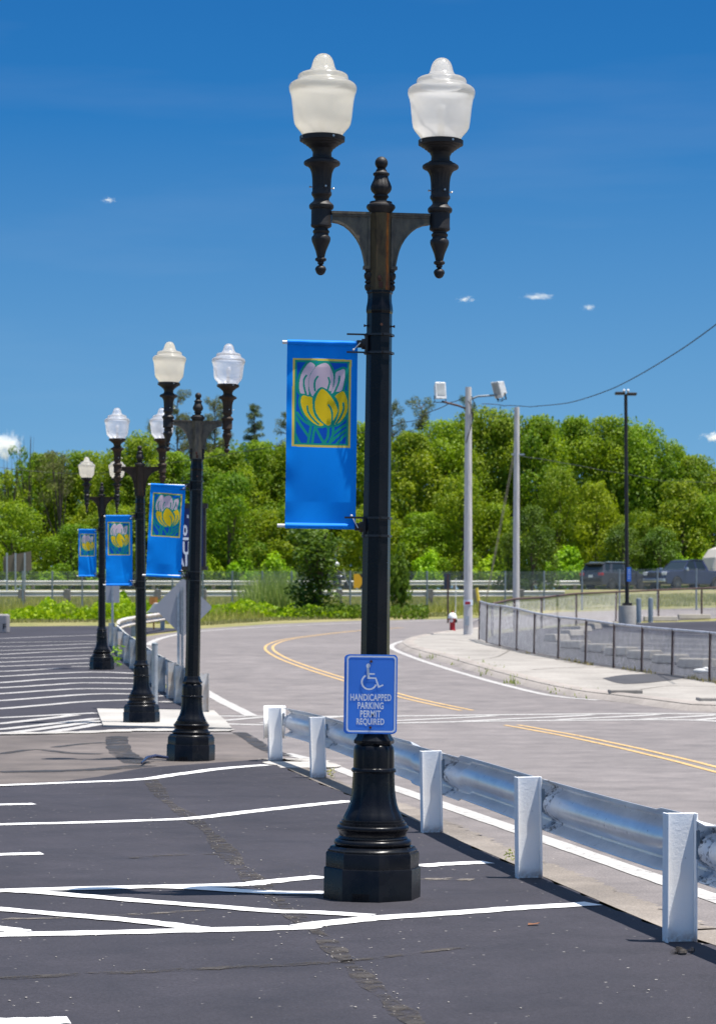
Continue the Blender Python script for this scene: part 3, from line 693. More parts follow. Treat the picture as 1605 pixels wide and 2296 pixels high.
for px, Y, ln, lab, gl, cm in SPEC:
    c = copy_tree(lamp); c['label'] = lab; place(c, px, Y, ln)
    recolor(c, 'globe', [MT[k] for k in gl]); recolor(c, 'column', [MT[cm]]); recolor(c, 'lamp_holder', [MT['black_old'], MT['rust_holder']] if gl[0] == 'globe_cream' and cm == 'arm' else [MT['rust_holder']] if cm == 'rust2' else [MT['black_old']]); recolor(c, 'arm', [MT['arm' if cm == 'arm' else 'rust2']])
    lamps.append(c)

# ------------------------------------------------------------------ banners
ZU0, ZU1, ZV0, ZV1 = 243, 915, 258, 2095
def inside(px, py, poly):
    r = np.zeros(px.shape, bool); n = len(poly)
    for i in range(n):
        x0, y0 = poly[i]; x1, y1 = poly[i - 1]
        c = ((y0 > py) != (y1 > py)) & (px < (x1 - x0) * (py - y0) / ((y1 - y0) or 1e-9) + x0); r ^= c
    return r
def dist(px, py, line):
    d = np.full(px.shape, 1e9)
    for (x0, y0), (x1, y1) in zip(line, line[1:]):
        dx, dy = x1 - x0, y1 - y0; t = np.clip(((px - x0) * dx + (py - y0) * dy) / (dx * dx + dy * dy + 1e-9), 0, 1)
        d = np.minimum(d, np.hypot(px - x0 - t * dx, py - y0 - t * dy))
    return d
def sm(pts, closed=False):
    P = pts + [pts[0]] if closed else pts
    if closed:
        Q = smooth_line([pts[-1]] + pts + [pts[0], pts[1]], 5); return Q[5:-5]
    return smooth_line(P, 5)
PINK = [[(465, 475), (510, 515), (470, 580), (450, 650), (447, 720), (452, 792), (412, 782), (372, 772), (362, 690), (378, 600), (415, 525)],
        [(607, 480), (650, 510), (682, 580), (690, 650), (672, 745), (632, 735), (580, 715), (545, 730), (510, 775), (488, 805), (460, 745), (452, 660), (475, 580), (530, 510)],
        [(790, 535), (797, 600), (785, 680), (765, 745), (710, 755), (668, 770), (695, 690), (705, 620), (710, 570), (745, 548)]]
GOLD = [[(395, 800), (445, 808), (485, 820), (490, 880), (500, 960), (540, 1030), (600, 1078), (560, 1090), (500, 1065), (430, 1000), (390, 920), (378, 850)],
        [(582, 732), (640, 770), (700, 850), (730, 920), (728, 960), (700, 1020), (655, 1082), (620, 1075), (570, 1030), (525, 960), (510, 890), (520, 830), (545, 770)],
        [(785, 752), (815, 810), (826, 870), (822, 940), (790, 1010), (740, 1060), (705, 1070), (730, 1010), (745, 940), (742, 870), (720, 820), (708, 795), (745, 765)]]
STRK = [[(428, 605), (408, 640), (405, 690), (415, 745), (428, 790)], [(535, 615), (512, 650), (505, 700), (512, 750)], [(640, 620), (652, 660), (642, 710), (635, 735)], [(745, 605), (740, 660), (718, 720), (700, 762)],
        [(440, 905), (450, 960), (490, 1020), (550, 1075)], [(645, 885), (668, 920), (682, 980), (680, 1060)], [(785, 865), (787, 930), (760, 1000), (720, 1065)]]
STEM = [[(480, 1085), (468, 1160), (450, 1275)], [(520, 1095), (505, 1160), (490, 1275)], [(520, 1105), (560, 1180), (600, 1245), (650, 1275)], [(645, 1085), (640, 1200), (585, 1275)], [(690, 1075), (690, 1170), (650, 1275)], [(690, 1170), (760, 1110), (835, 1060)],
        [(322, 990), (380, 1090), (450, 1190)], [(345, 970), (400, 1040), (480, 1090)], [(322, 1170), (350, 1230), (380, 1275)], [(640, 1275), (740, 1180), (835, 1110)], [(720, 1275), (780, 1200), (835, 1150)]]
PINKS = [sm(p, True) for p in PINK]; GOLDS = [sm(p, True) for p in GOLD]; STR = [sm(p) for p in STRK]; STE = [sm(p) for p in STEM]
def artwork(px, py):
    k = np.zeros(px.shape, int)
    k[inside(px, py, [(297, 436), (858, 440), (854, 1301), (295, 1298)])] = 5
    k[inside(px, py, [(319, 455), (838, 459), (834, 1281), (317, 1278)])] = 2
    k[inside(px, py, [(338, 476), (818, 478), (814, 1264), (334, 1262)]) & (px > 0)] = 1
    infr = inside(px, py, [(319, 455), (838, 459), (834, 1281), (317, 1278)])
    gr = np.zeros(px.shape, bool)
    for p in PINKS + GOLDS: gr |= (dist(px, py, p + [p[0]]) < 24) | inside(px, py, p)
    for s in STE: gr |= dist(px, py, s) < 13
    k[gr & infr] = 2
    for p in PINKS: k[inside(px, py, p)] = 3
    for p in GOLDS: k[inside(px, py, p)] = 4
    for s in STR: k[dist(px, py, s) < 9] = 2
    # gaps between petals stay green
    for a in (PINKS[0], PINKS[1], PINKS[2], GOLDS[0], GOLDS[1], GOLDS[2]): pass
    return k
BW = 158 * S; BH = 422 * S
def cloth_mesh(nx, ny, seed, fold=0.0, slant=0.0):
    r = random.Random(seed); ph = [r.uniform(0, 6.28) for _ in range(6)]
    u = np.linspace(0, 1, nx + 1); vv = np.linspace(0, 1, ny + 1); U, V = np.meshgrid(u, vv)
    env = np.minimum(1, V * 7) * np.minimum(1, (1 - V) * 7)
    y = .0095 * np.sin(U * 7 + V * 4 + ph[0]) + .004 * np.sin(U * 3 - V * 9 + ph[1]) + .006 * np.sin(U * 16 + V * 7 + ph[2]) * np.exp(-((V - .2) / .16) ** 2)
    y += .007 * np.sin(U * 22 + ph[3]) * np.exp(-(V / .10) ** 2) + .003 * np.sin(V * 30 + ph[4]) * np.exp(-(U / .12) ** 2)
    y += fold * .022 * np.exp(-((U - .55 - .35 * (V - .5)) / .06) ** 2) * np.clip(V * 1.6 - .5, 0, 1)
    y = y * env
    # rod sleeves: cloth swells round the rod at either end
    rr = .0155
    for c0, sgn in ((.030, 1), (.970, -1)):
        d = (V - (0 if sgn > 0 else 1)) * BH
        y -= np.where(np.abs(d) < 2 * rr, np.sqrt(np.maximum(0, rr ** 2 - (np.abs(d) - rr) ** 2)), 0) * 1.0
    X = U * BW + slant * (.5 - V) * .0; Zz = -V * BH
    n1 = (nx + 1) * (ny + 1)
    co = np.stack([X, y, Zz], -1).reshape(-1, 3)
    j, i = np.meshgrid(np.arange(ny), np.arange(nx), indexing='ij'); a = (j * (nx + 1) + i).ravel()
    quads = np.stack([a, a + nx + 1, a + nx + 2, a + 1], -1)
    me = bpy.data.meshes.new('cloth'); me.vertices.add(n1); me.vertices.foreach_set('co', co.ravel())
    me.loops.add(len(quads) * 4); me.loops.foreach_set('vertex_index', quads.ravel()); me.polygons.add(len(quads))
    me.polygons.foreach_set('loop_start', np.arange(len(quads)) * 4)
    cu = (i.ravel() + .5) / nx; cv = (j.ravel() + .5) / ny
    k = artwork(ZU0 + cu * (ZU1 - ZU0), ZV0 + cv * (ZV1 - ZV0))
    for nm in ('c_blue', 'c_field', 'c_green', 'c_pink', 'c_gold', 'c_edge'): me.materials.append(MT[nm])
    me.polygons.foreach_set('material_index', k.astype(np.int32)); me.polygons.foreach_set('use_smooth', np.ones(len(quads), bool))
    me.update(calc_edges=True); me.validate(); return me
def make_banner(lampo, label, res, seed, fold, tilt=0.0):
    t = thing('banner', label, 'banner', group='blue flower banners hung on the street lamps')
    t.matrix_world = Matrix.Translation(lampo.location) @ lampo.rotation_euler.to_matrix().to_4x4() @ RA @ Matrix.Translation((0, 0, Z(1188)))
    x0 = -206 * S
    c = bpy.data.objects.new('cloth', cloth_mesh(*res, seed, fold)); COL.objects.link(c); c.parent = t; c.location = (x0, 0, BH); c.rotation_euler = (0, tilt, 0)
    for zz, nm in ((BH - .0155, 0), (.0155, 1)):
        b = MB(); xx = x0 - (11 if nm == 0 else 17) * S
        b.tube([(xx - tilt * (BH - zz), .0, zz), (-46 * S, .0, zz)], .0105, 14); b.build('rod', MT['rod'], t, 50)
        b = MB(); b.tube([(-50 * S, 0, zz), (-38 * S, 0, zz)], .022, 14); b.tube([(-39 * S, 0, zz), (-27 * S, 0, zz)], .030, 14)
        b.box((-29 * S, 0, zz), (.014, .06, 46 * S)); b.build('bracket', MT['dark_metal'], t, 40)
        for dz in (-20, 20):
            b = MB(); pr = 33 * S
            b.lathe([(pr, zz + dz * S - .006), (pr + .004, zz + dz * S - .006), (pr + .004, zz + dz * S + .006), (pr, zz + dz * S + .006)], 8, OCT - PHI, cap=False)
            if not (nm == 1 and dz < 0): b.box((-52 * S, -.03, zz + dz * S), (44 * S, .003, .010))
            b.box((12 * S, -.088, zz + dz * S), (14 * S, .012, .012))
            b.build('strap', MT['strap'], t)
        b = MB(); p = (-58 * S, -.02, zz + (-14 if nm == 0 else 24) * S); q = (-43 * S, -.022, zz + (2 if nm == 0 else -3) * S)
        b.tube([p, q], .0035, 6); b.blob(p, (.008, .005, .008), 8, 5); b.build('tie', MT['rod'], t, 50)
    return t
make_banner(lamp, 'large blue flower banner on the nearest lamp post', (170, 430), 3, 0)
make_banner(lamps[1], 'blue flower banner on the second lamp, covering most of the navy sign', (110, 290), 5, 0, .03)
make_banner(lamps[2], 'blue flower banner on the lamp that stands on the concrete pad', (90, 240), 8, .2)
make_banner(lamps[3], 'smallest blue flower banner with a diagonal fold, on the farthest lamp', (70, 190), 11, 1.0)

# ------------------------------------------------------------------ permit sign
def rrect(w, hh, r, n=6):
    pts = []
    for cx, cy, a in ((w / 2 - r, hh / 2 - r, 0), (-w / 2 + r, hh / 2 - r, 90), (-w / 2 + r, -hh / 2 + r, 180), (w / 2 - r, -hh / 2 + r, 270)):
        for k in range(n + 1): t = R(a + 90 * k / n); pts.append((cx + r * math.cos(t), cy + r * math.sin(t)))
    return pts
def stroke(b, pts, w, y):
    for p in ribbon(pts, w): b.poly([(x, y, z) for x, z in p[::1]])
def text_mesh(txt, w, hh, weight=.0):
    cu = bpy.data.curves.new('txt', 'FONT'); cu.body = txt; cu.size = 1; cu.offset = weight; cu.align_x = 'LEFT'; cu.space_character = 1.08
    o = bpy.data.objects.new('txt', cu); COL.objects.link(o)
    bpy.context.view_layer.update(); dg = bpy.context.evaluated_depsgraph_get()
    me = bpy.data.meshes.new_from_object(o.evaluated_get(dg)); bpy.data.objects.remove(o); bpy.data.curves.remove(cu)
    v = np.array([p.co[:] for p in me.vertices]); lo = v.min(0); hi = v.max(0)
    out = [((x - (lo[0] + hi[0]) / 2) / (hi[0] - lo[0]) * w, (y - (lo[1] + hi[1]) / 2) / (hi[1] - lo[1]) * hh) for x, y, _ in v]
    f = [tuple(p.vertices) for p in me.polygons]; bpy.data.meshes.remove(me); return out, f
def add_text(b, txt, cx, cz, w, hh, y, weight=.02, rot=0):
    v, f = text_mesh(txt, w, hh, weight); n = len(b.v)
    ca, sa = math.cos(rot), math.sin(rot)
    for a, c in v: b.av((cx + a * ca - c * sa, y, cz + a * sa + c * ca))
    for q in f: b.face([n + k for k in q])
SW, SH = 115.5 * S, 176 * S
def sign_panel(w, hh, th=.003, y=0):
    b = MB(); b.prism([(x, y, z) for x, z in rrect(w, hh, .022)], (0, th, 0)); return b
lm = Matrix.Translation(lamp.location) @ lamp.rotation_euler.to_matrix().to_4x4()
t = thing('parking_sign', 'blue handicapped parking permit sign with white wheelchair symbol on the nearest lamp', 'sign')
t.matrix_world = lm @ Matrix.Translation(((829 - 838.5) * S + .004, -.100, Z(1555)))
sign_panel(SW, SH).build('panel', MT['sign_blue'], t)
b = MB(); o1 = rrect(SW - 6 * S, SH - 6 * S, .019); o2 = rrect(SW - 13 * S, SH - 13 * S, .015); n = len(o1)
for k in range(n): b.poly([(o1[k][0], -.0012, o1[k][1]), (o1[(k + 1) % n][0], -.0012, o1[(k + 1) % n][1]), (o2[(k + 1) % n][0], -.0012, o2[(k + 1) % n][1]), (o2[k][0], -.0012, o2[k][1])])
b.build('border', MT['sign_white'], t)
zc = lambda x, y: ((x - 601.5) / 3.71 * S, (495 - y) / 3.71 * S)
b = MB()
stroke(b, [zc(570, 270), zc(574, 320), zc(577, 366)], 20 / 3.71 * S, -.0012)
stroke(b, [zc(578, 329), zc(629, 329)], 13 / 3.71 * S, -.0016)
stroke(b, [zc(568, 363), zc(637, 364), zc(662, 436)], 15 / 3.71 * S, -.0020)
stroke(b, [zc(655, 438), zc(700, 419)], 13 / 3.71 * S, -.0024)
cx, cz = zc(583, 396)
stroke(b, [(cx + 60 / 3.71 * S * math.cos(R(a)), cz + 60 / 3.71 * S * math.sin(R(a))) for a in range(118, 346, 6)], 14 / 3.71 * S, -.0028)
hx, hz = zc(575, 261); b.poly([(hx + 18 / 3.71 * S * math.cos(R(a)), -.0032, hz + 18 / 3.71 * S * math.sin(R(a))) for a in range(0, 360, 18)])
b.build('wheelchair_symbol', MT['sign_white'], t)
b = MB()
for tx, x0, x1, yc in (('HANDICAPPED', 430, 767, 523), ('PARKING', 490, 705, 591), ('PERMIT', 512, 682, 659), ('REQUIRED', 482, 712, 727)):
    a, c = zc((x0 + x1) / 2, yc); add_text(b, tx, a, c, (x1 - x0) / 3.71 * S, (58 if tx != 'REQUIRED' else 62) / 3.71 * S, -.0012, .028)
b.build('lettering', MT['sign_white'], t)
for yy in (226, 772):
    a, c = zc(598, yy); b = MB(); b.tube([(a, -.012, c), (a, .02, c)], .0075, 10); b.build('bolt', MT['rustbolt'], t, 40)
t = thing('back_sign', 'second blue sign panel mounted behind the permit sign, only its left edge showing', 'sign')
t.matrix_world = lm @ Matrix.Translation(((829 - 838.5) * S - .003, -.094, Z(1556)))
sign_panel(SW, SH).build('panel', MT['sign_blue'], t)
for dz in (.12, -.12): b = MB(); b.box((.0, .004, dz), (.05, .012, .03)); b.build('mounting_bracket', MT['dark_metal'], t)

# ------------------------------------------------------------------ guardrails
WB = [(0, .156), (.012, .152), (.060, .128), (.082, .114), (.084, .100), (.070, .086), (.036, .064), (.014, .042), (.003, .020), (0, 0), (.003, -.020), (.014, -.042), (.036, -.064), (.070, -.086), (.084, -.100), (.082, -.114), (.060, -.128), (.012, -.152), (0, -.156)]
def wbeam(pts, z=.475, side=1, sag=None, sub=8):
    """pts: ground XY polyline; beam faces to its right for side=1"""
    b = MB(); L = smooth_line(pts, sub); rows = []
    for i, p in enumerate(L):
        a = Vector(L[max(i - 1, 0)]); c = Vector(L[min(i + 1, len(L) - 1)]); d = (c - a).normalized(); nn = Vector((d.y, -d.x)) * side
        dz = sag(i / (len(L) - 1)) if sag else 0
        rows.append([b.av((p[0] + nn.x * o, p[1] + nn.y * o, h(p[1]) + z + q + dz)) for o, q in WB])
    for a, c in zip(rows, rows[1:]):
        for k in range(len(WB) - 1): b.face((a[k], c[k], c[k + 1], a[k + 1]))
    return b
def hpost(hh, w=.16, fl=.09, t=.012):
    b = MB(); b.box((0, 0, hh / 2 - .03), (w - 2 * t, t, hh + .06))
    for s in (-1, 1): b.box((s * (w / 2 - t / 2), 0, hh / 2 - .03), (t, fl, hh + .061))
    return b
pp = [g(1523, 2112), g(1185, 1969), g(968, 1867), g(714, 1744), g(618, 1707)]
v0 = Vector(pp[0]) - Vector(pp[1])
pp = [tuple(Vector(pp[0]) + v0 * 1.05 * k) for k in (3, 2, 1)] + pp
mid = ((pp[5][0] + pp[6][0]) / 2 + .03, (pp[5][1] + pp[6][1]) / 2)
pp = pp[:6] + [mid] + pp[6:]
root0 = thing('guardrail', 'white painted steel guardrail along the near car park edge', 'guardrail', (pp[0][0], pp[0][1], 0), group='guardrails')
def childfix(o, root):
    o.parent = root; o.matrix_parent_inverse = root.matrix_basis.inverted(); return o
HGT = [.66, .66, .66, .655, .645, .635, .63, .64, .635]
for i, p in enumerate(pp):
    b = hpost(HGT[i], .155, .085, .010)
    o = b.build('post', MT['post_white']); o.location = (p[0], p[1], h(p[1])); o.rotation_euler = (R(rnd.uniform(-.6, .6)), R([0, 0, 0, .4, -.5, -.9, -.5, -1.6, -1.3][i]), R(10))
    bevel(o, .003, 1); childfix(o, root0)
bpy.context.view_layer.update()
rp = [(p[0] + .082, p[1]) for p in pp]
rail = wbeam(rp, .475, 1, lambda t: -.008 * math.sin(t * 19) * (1 if t > .4 else .3) - (.02 if .60 < t < .68 else 0), 32)
# dent in the top edge between the two nearest posts in the picture
for k, p in enumerate(rail.v):
    d = abs(p[1] - 12.05)
    if k % len(WB) in (0, 1) and d < .35: rail.v[k] = (p[0] - .02 * (1 - d / .35), p[1], p[2] - .022 * (1 - d / .35))
    if k % len(WB) in (0, 1) and .35 <= d < .8: rail.v[k] = (p[0], p[1], p[2] + .008)
rail.mi = [1 if min(abs(rail.v[f_[0]][1] - p[1] + .10) for p in pp) < .16 else 0 for f_ in rail.f]
o = rail.build('rail', [MT['rail'], MT['rail_dirty']], smooth=32); m_ = o.modifiers.new('sheet', 'SOLIDIFY'); m_.thickness = .005; m_.offset = 0
childfix(o, root0)
# spacer blocks, dirty, between post and rail
for i, p in enumerate(pp):
    b = MB(); z0 = h(p[1])
    b.box((p[0] + .086, p[1] - .005, z0 + .50), (.018, .05, .14))
    childfix(b.build('spacer', MT['galv_dark']), root0)
b = MB(); pe = Vector((*pp[-1], 0)); zz = h(pe.y)
wrap = [(.10, -.02), (.105, .14), (.06, .24), (-.03, .27), (-.11, .22), (-.135, .10), (-.13, -.06)]
L = smooth_line(wrap, 5); rows = [[b.av((pe.x + x, pe.y + y, zz + z + .475)) for z in (-.20, .175)] for x, y in L]
for a, c in zip(rows, rows[1:]): b.face((a[0], c[0], c[1], a[1]))
o = b.build('end_wrap', MT['post_white'], smooth=60); m_ = o.modifiers.new('sheet', 'SOLIDIFY'); m_.thickness = .006; m_.offset = 0; childfix(o, root0)

fp = [(457, 1600), (432, 1592), (402, 1577), (385, 1566), (361, 1551), (336, 1532), (316, 1514), (299, 1499), (285, 1487), (271, 1475), (260, 1461), (251, 1449)]
fq = G(fp)
root1 = thing('guardrail', 'weathered white guardrail beside the far car park, its posts edge on', 'guardrail', (fq[0][0], fq[0][1], h(fq[0][1])), group='guardrails')
for i, p in enumerate(fq):
    b = hpost(.68, .16, .12); o = b.build('post', MT['galv'] if i % 3 else MT['rail_old']); o.location = (p[0], p[1], h(p[1])); o.rotation_euler = (0, 0, R(18)); childfix(o, root1)
o = wbeam([(p[0] + .09, p[1]) for p in fq[1:]], .50, 1, None, 4).build('rail', MT['rail_far'], smooth=50)
m_ = o.modifiers.new('sheet', 'SOLIDIFY'); m_.thickness = .006; m_.offset = 0; childfix(o, root1)
bq = G([(262, 1449), (266, 1438), (284, 1430), (310, 1424), (340, 1418), (374, 1412)])
root2 = thing('guardrail', 'rust tipped guardrail end section curving back behind the second row of posts', 'guardrail', (bq[0][0], bq[0][1], h(bq[0][1])), group='guardrails')
o = wbeam(bq, .52, 1, None, 5).build('rail', MT['rail_old'], smooth=50); m_ = o.modifiers.new('sheet', 'SOLIDIFY'); m_.thickness = .006; m_.offset = 0; childfix(o, root2)
for px, py in ((365, 1413), (300, 1426)):
    p = g(px, py); b = hpost(.55, .16, .12); o = b.build('post', MT['galv']); o.location = (p[0], p[1], h(p[1])); childfix(o, root2)
p = gz(372, 1412); b = MB()
b.prism([(p.x + x, p.y + .2, p.z + z) for x, z in ((.05, .62), (.02, .70), (-.20, .80), (-.33, 1.0), (-.45, .98), (-.62, .72), (-.75, .62))], (0, .08, 0)); childfix(bevel(b.build('flared_end', MT['rail_far']), .02), root2)
b = MB(); p = at(345, 1347, 92); b.box((p.x, p.y, p.z), (.30, .06, .28)); b.tube([(p.x, p.y + .05, h(92)), (p.x, p.y + .05, p.z)], .03, 8)
tag(b.build('marker_plate', MT['orange']), 'small rusty orange marker plate beside the curved guardrail end', 'marker')
def highway_rail(name, label, Y, x0, x1, step, z, blocks):
    root = thing('guardrail', label, 'guardrail', (x0, Y, h(Y)), group='guardrails')
    pts = [(x, Y) for x in np.linspace(x0, x1, int((x1 - x0) / 6) + 2)]
    o = wbeam(pts, z, 1, None, 1).build('rail', MT['rail_far'], smooth=50); m_ = o.modifiers.new('sheet', 'SOLIDIFY'); m_.thickness = .006; m_.offset = 0; childfix(o, root)
    x = x0 + .4
    while x < x1:
        b = MB(); b.box((x, Y + .14, h(Y) + .36), (.20, .2, .82)); b.box((x - .05, Y - .17, h(Y) + z), (.34, .16, .46)) if blocks else None
        bevel(childfix(b.build('post', MT['wood_block']), root), .02, 1); x += step
highway_rail('guardrail', 'long pale guardrail on grey blocks at the foot of the highway bank', 127, -22, 10.5, 2.3, .57, True)
highway_rail('guardrail', 'farther pale guardrail across the highway, level and thin', 166, -34, 34, 4, .58, False)

# ------------------------------------------------------------------ poles, signs and small street furniture
def tubeobj(pts, rad, mat, parent, name, seg=10): 
    b = MB(); b.tube(pts, rad, seg); return b.build(name, mat, parent, 50)
# light pole with floodlights
Yp = 80.0; up = gx(1049, Yp); k = Yp / F
t = thing('utility_pole', 'tall grey timber pole carrying two white floodlights at the pavement corner', 'utility pole', up)
zt = at(1050, 868, Yp).z - up.z
b = MB(); b.tube([(0, 0, -.1), (0, 0, zt * .5), (.01, 0, zt)], [.150, .128, .100], 18); b.build('shaft', MT['pole_wood'], t, 50)
for s, px, py in ((-1, 985, 878), (1, 1119, 872)):
    a = Vector((0, 0, at(0, 918 if s < 0 else 897, Yp).z - up.z)); e = at(990 if s < 0 else 1112, 900 if s < 0 else 886, Yp) - up
    m1 = a.lerp(e, .35) + Vector((0, -.05, .02 if s < 0 else .06))
    o = tubeobj([a, m1, e], .035, MT['fence_rust'] if s < 0 else MT['galv_dark'], t, 'arm')
    c = at(px, py, Yp) - up
    M = Matrix.Translation(c) @ Matrix.Rotation(R(18 if s < 0 else -52), 4, 'Z') @ Matrix.Rotation(R(-12 if s < 0 else 20), 4, 'X')
    b = MB(); b.M = M
    fr = [(-.18, -.14, -.28), (.18, -.14, -.28), (.18, -.14, .28), (-.18, -.14, .28)]; bk = [(-.13, .16, -.2), (.13, .16, -.2), (.13, .16, .2), (-.13, .16, .2)]
    i = [b.av(p) for p in fr]; j = [b.av(p) for p in bk]; b.face(i); b.face(j[::-1])
    for q in range(4): b.face((i[q], j[q], j[(q + 1) % 4], i[(q + 1) % 4]))
    fl = b.build('floodlight', MT['lampbox'], t); bevel(fl, .02)
    b = MB(); b.M = M; b.box((0, -.146, .03), (.27, .008, .40)); b.build('lens', MT['lens'], fl)
    b = MB(); b.M = M; b.box((-.19, 0, -.25), (.012, .05, .22)); b.box((.19, 0, -.25), (.012, .05, .22)); b.box((0, 0, -.36), (.39, .05, .012)); b.build('yoke', MT['dark_metal'], fl)
b = MB()
b.tube([(-.02, -.12, zt - .45), (.10, -.14, zt - .6), (.16, -.05, zt - 1.0), (.05, -.12, zt - 1.4), (-.08, -.12, zt - 1.8)], .014, 6)
b.tube([(.10, -.1, zt - .3), (.2, -.1, zt - .55), (.13, -.12, zt - 1.1), (.10, -.12, zt - .7)], .016, 6)
e = at(1117, 893, Yp) - up; b.tube([e + Vector((-.08, -.1, .06)), e + Vector((-.02, -.1, -.12)), e + Vector((.12, -.1, -.10)), e + Vector((.12, -.1, .08))], .016, 6)
b.build('cable', MT['wire'], t, 50)
b = MB(); zb = at(0, 1351, Yp).z - up.z; b.lathe([(.152, zb - .09), (.152, zb + .09)], 18, cap=False); b.build('paper_notice', MT['sign_white'], t, 50)
b = MB(); b.box((-.02, -.150, zb - .02), (.17, .025, .085)); nt = b.build('red_notice', MT['red'], t, 50)
b = MB(); b.box((-.04, -.152, at(0, 1392, Yp).z - up.z), (.13, .03, .30)); b.build('metal_cover', MT['galv'], t)
# second pole with guy wires
Y2 = 96.0; u2 = gx(1157, Y2)
t = thing('utility_pole', 'bare grey timber pole held by guy wires behind the fence corner', 'utility pole', u2)
zt = at(0, 913, Y2).z - u2.z
b = MB(); b.tube([(-.01, 0, -.1), (0, 0, zt * .5), (.02, 0, zt)], [.135, .12, .10], 16); b.build('shaft', MT['pole_wood'], t, 50)
p = at(1153, 1003, Y2) - u2; q = gz(1082, 1380) - u2
for d in (0, .25): b = MB(); b.tube([p + Vector((0, 0, -d * 1.2)), p.lerp(q, .45) + Vector((d * .25, 0, 0)), q + Vector((d * .1, 0, 0))], .013, 6); b.build('guy_wire', MT['guywire'], t, 50)
b = MB(); p = at(1154, 1019, Y2) - u2; b.box((.06, -.05, p.z), (.5, .05, .05)); b.build('eye_bolt', MT['galv'], t)
b = MB(); q1 = at(1068, 1318, Yp + 3); q2 = at(1072, 1345, Yp + 3); q3 = at(1080, 1356, Yp + 3); b.tube([q1, q2, q3], .05, 8)
tag(b.build('guy_guard', MT['yellow_guard'], smooth=50), 'yellow plastic guy wire guard behind the floodlight pole', 'guy guard')
# overhead wires
def cable(label, pts, rad, twist=False):
    b = MB(); P = smooth_line([(p.x, p.z) for p in pts], 10); Ys = np.interp(np.linspace(0, 1, len(P)), np.linspace(0, 1, len(pts)), [p.y for p in pts])
    b.tube([(x, y, z) for (x, z), y in zip(P, Ys)], rad, 6); tag(b.build('overhead_wire', MT['wire'], smooth=60), label, 'wire', 'overhead wires')
cable('black overhead wire sagging from the bare pole up to the right edge of the sky', [at(1080, 905, Y2), at(1130, 910, Y2), at(1190, 912, Y2 - 4), at(1280, 902, Y2 - 10), at(1380, 868, Y2 - 17), at(1500, 800, Y2 - 26), at(1605, 727, Y2 - 33), at(1800, 560, Y2 - 48)], .015)
cable('black service wire running from the floodlight pole down to the left', [at(1046, 888, Yp), at(1010, 902, Yp), at(960, 925, Yp + 6), at(900, 947, Yp + 12), at(700, 990, Yp + 30), at(450, 1030, Yp + 45), at(220, 1062, Yp + 50), at(60, 1055, Yp + 50), at(-60, 1038, Yp + 50)], .014)
cable('thin overhead wire crossing the trees at the far right', [at(1160, 1012, Y2), at(1230, 1032, Y2 + 20), at(1350, 1055, Y2 + 40), at(1480, 1078, Y2 + 55), at(1640, 1086, Y2 + 60)], .015)
# parking lot light
Y3 = 97.0; u3 = gx(1405, Y3)
t = thing('parking_light', 'slim dark parking lot light with a two-armed flat head on a round concrete base', 'light pole', u3)
z1 = at(0, 1358, Y3).z - u3.z; z2 = at(0, 884, Y3).z - u3.z; kk = Y3 / F
b = MB(); b.lathe([(19.5 * kk, -.1), (19.5 * kk, z1 - .03), (19 * kk, z1), (.05, z1)], 32); b.build('concrete_base', MT['pad'], t, 40)
b = MB(); b.box((0, 0, z1 + .05), (20 * kk, 20 * kk, .12)); b.tube([(0, 0, z1), (-3 * kk, 0, z2)], [4.6 * kk, 3.8 * kk], 8); pole = b.build('pole', MT['dark_metal'], t, 30)
for s in (-1, 1):
    b = MB(); b.box((s * 14 * kk - 3 * kk, s * .15, z2 + .02), (22 * kk, .38, .10)); bevel(b.build('lamp_head', MT['dark_metal'], t), .03)
    b = MB(); b.blob((s * 4.5 * kk - 3 * kk, -.1, z2 + 7 * kk), (3 * kk, 3 * kk, 4 * kk)); b.build('sensor', MT['lampbox'], t, 60)
b = MB(); p = at(1408.5, 1288, Y3) - u3; b.box((p.x, -.12, p.z), (9 * kk, .02, 32 * kk)); sg = b.build('notice', MT['sign_blue'], t)
b = MB()
for q in (10, 6, 2, -4, -9): b.box((p.x, -.1325, p.z + q * kk), (5 * kk, .004, 1.6 * kk))
b.build('notice_lettering', MT['sign_white'], sg)
bol = None
for px, py, top, lab in ((1431, 1398, 1341, 'steel blue bollard standing next to the round concrete base'), (1457.5, 1396, 1340, 'steel blue bollard, the outer one of the pair right of the parking light')):
    p = gz(px, py); kk = p.y / F
    t = thing('bollard', lab, 'bollard', p, group='pair of steel bollards'); hh = (py - top) * kk
    b = MB(); b.lathe([(5.6 * kk, -.05), (5.6 * kk, hh - .06), (5 * kk, hh - .02), (3 * kk, hh), (.02, hh)], 18); b.build('pipe', MT['galv_dark'], t, 40)
    b = MB(); b.lathe([(7 * kk, 0), (7 * kk, .02), (5.5 * kk, .025)], 18); b.build('collar', MT['stop'], t, 40)
# steel pipe on the pad
p = gx(347.5, 38.6); p.z += .05
t = thing('pipe_post', 'galvanised steel pipe post in front of the lamp on the concrete pad', 'post', p)
kk = p.y / F; hh = (1622 - 1456) * kk
b = MB(); b.tube([(0, 0, 0), (0, 0, hh)], 6.8 * kk, 16); b.build('pipe', MT['galv'], t, 40)
b = MB(); b.lathe([(7 * kk, hh - .02), (7 * kk, hh + .01), (.02, hh + .025)], 16); b.build('cap', MT['galv_dark'], t, 40)
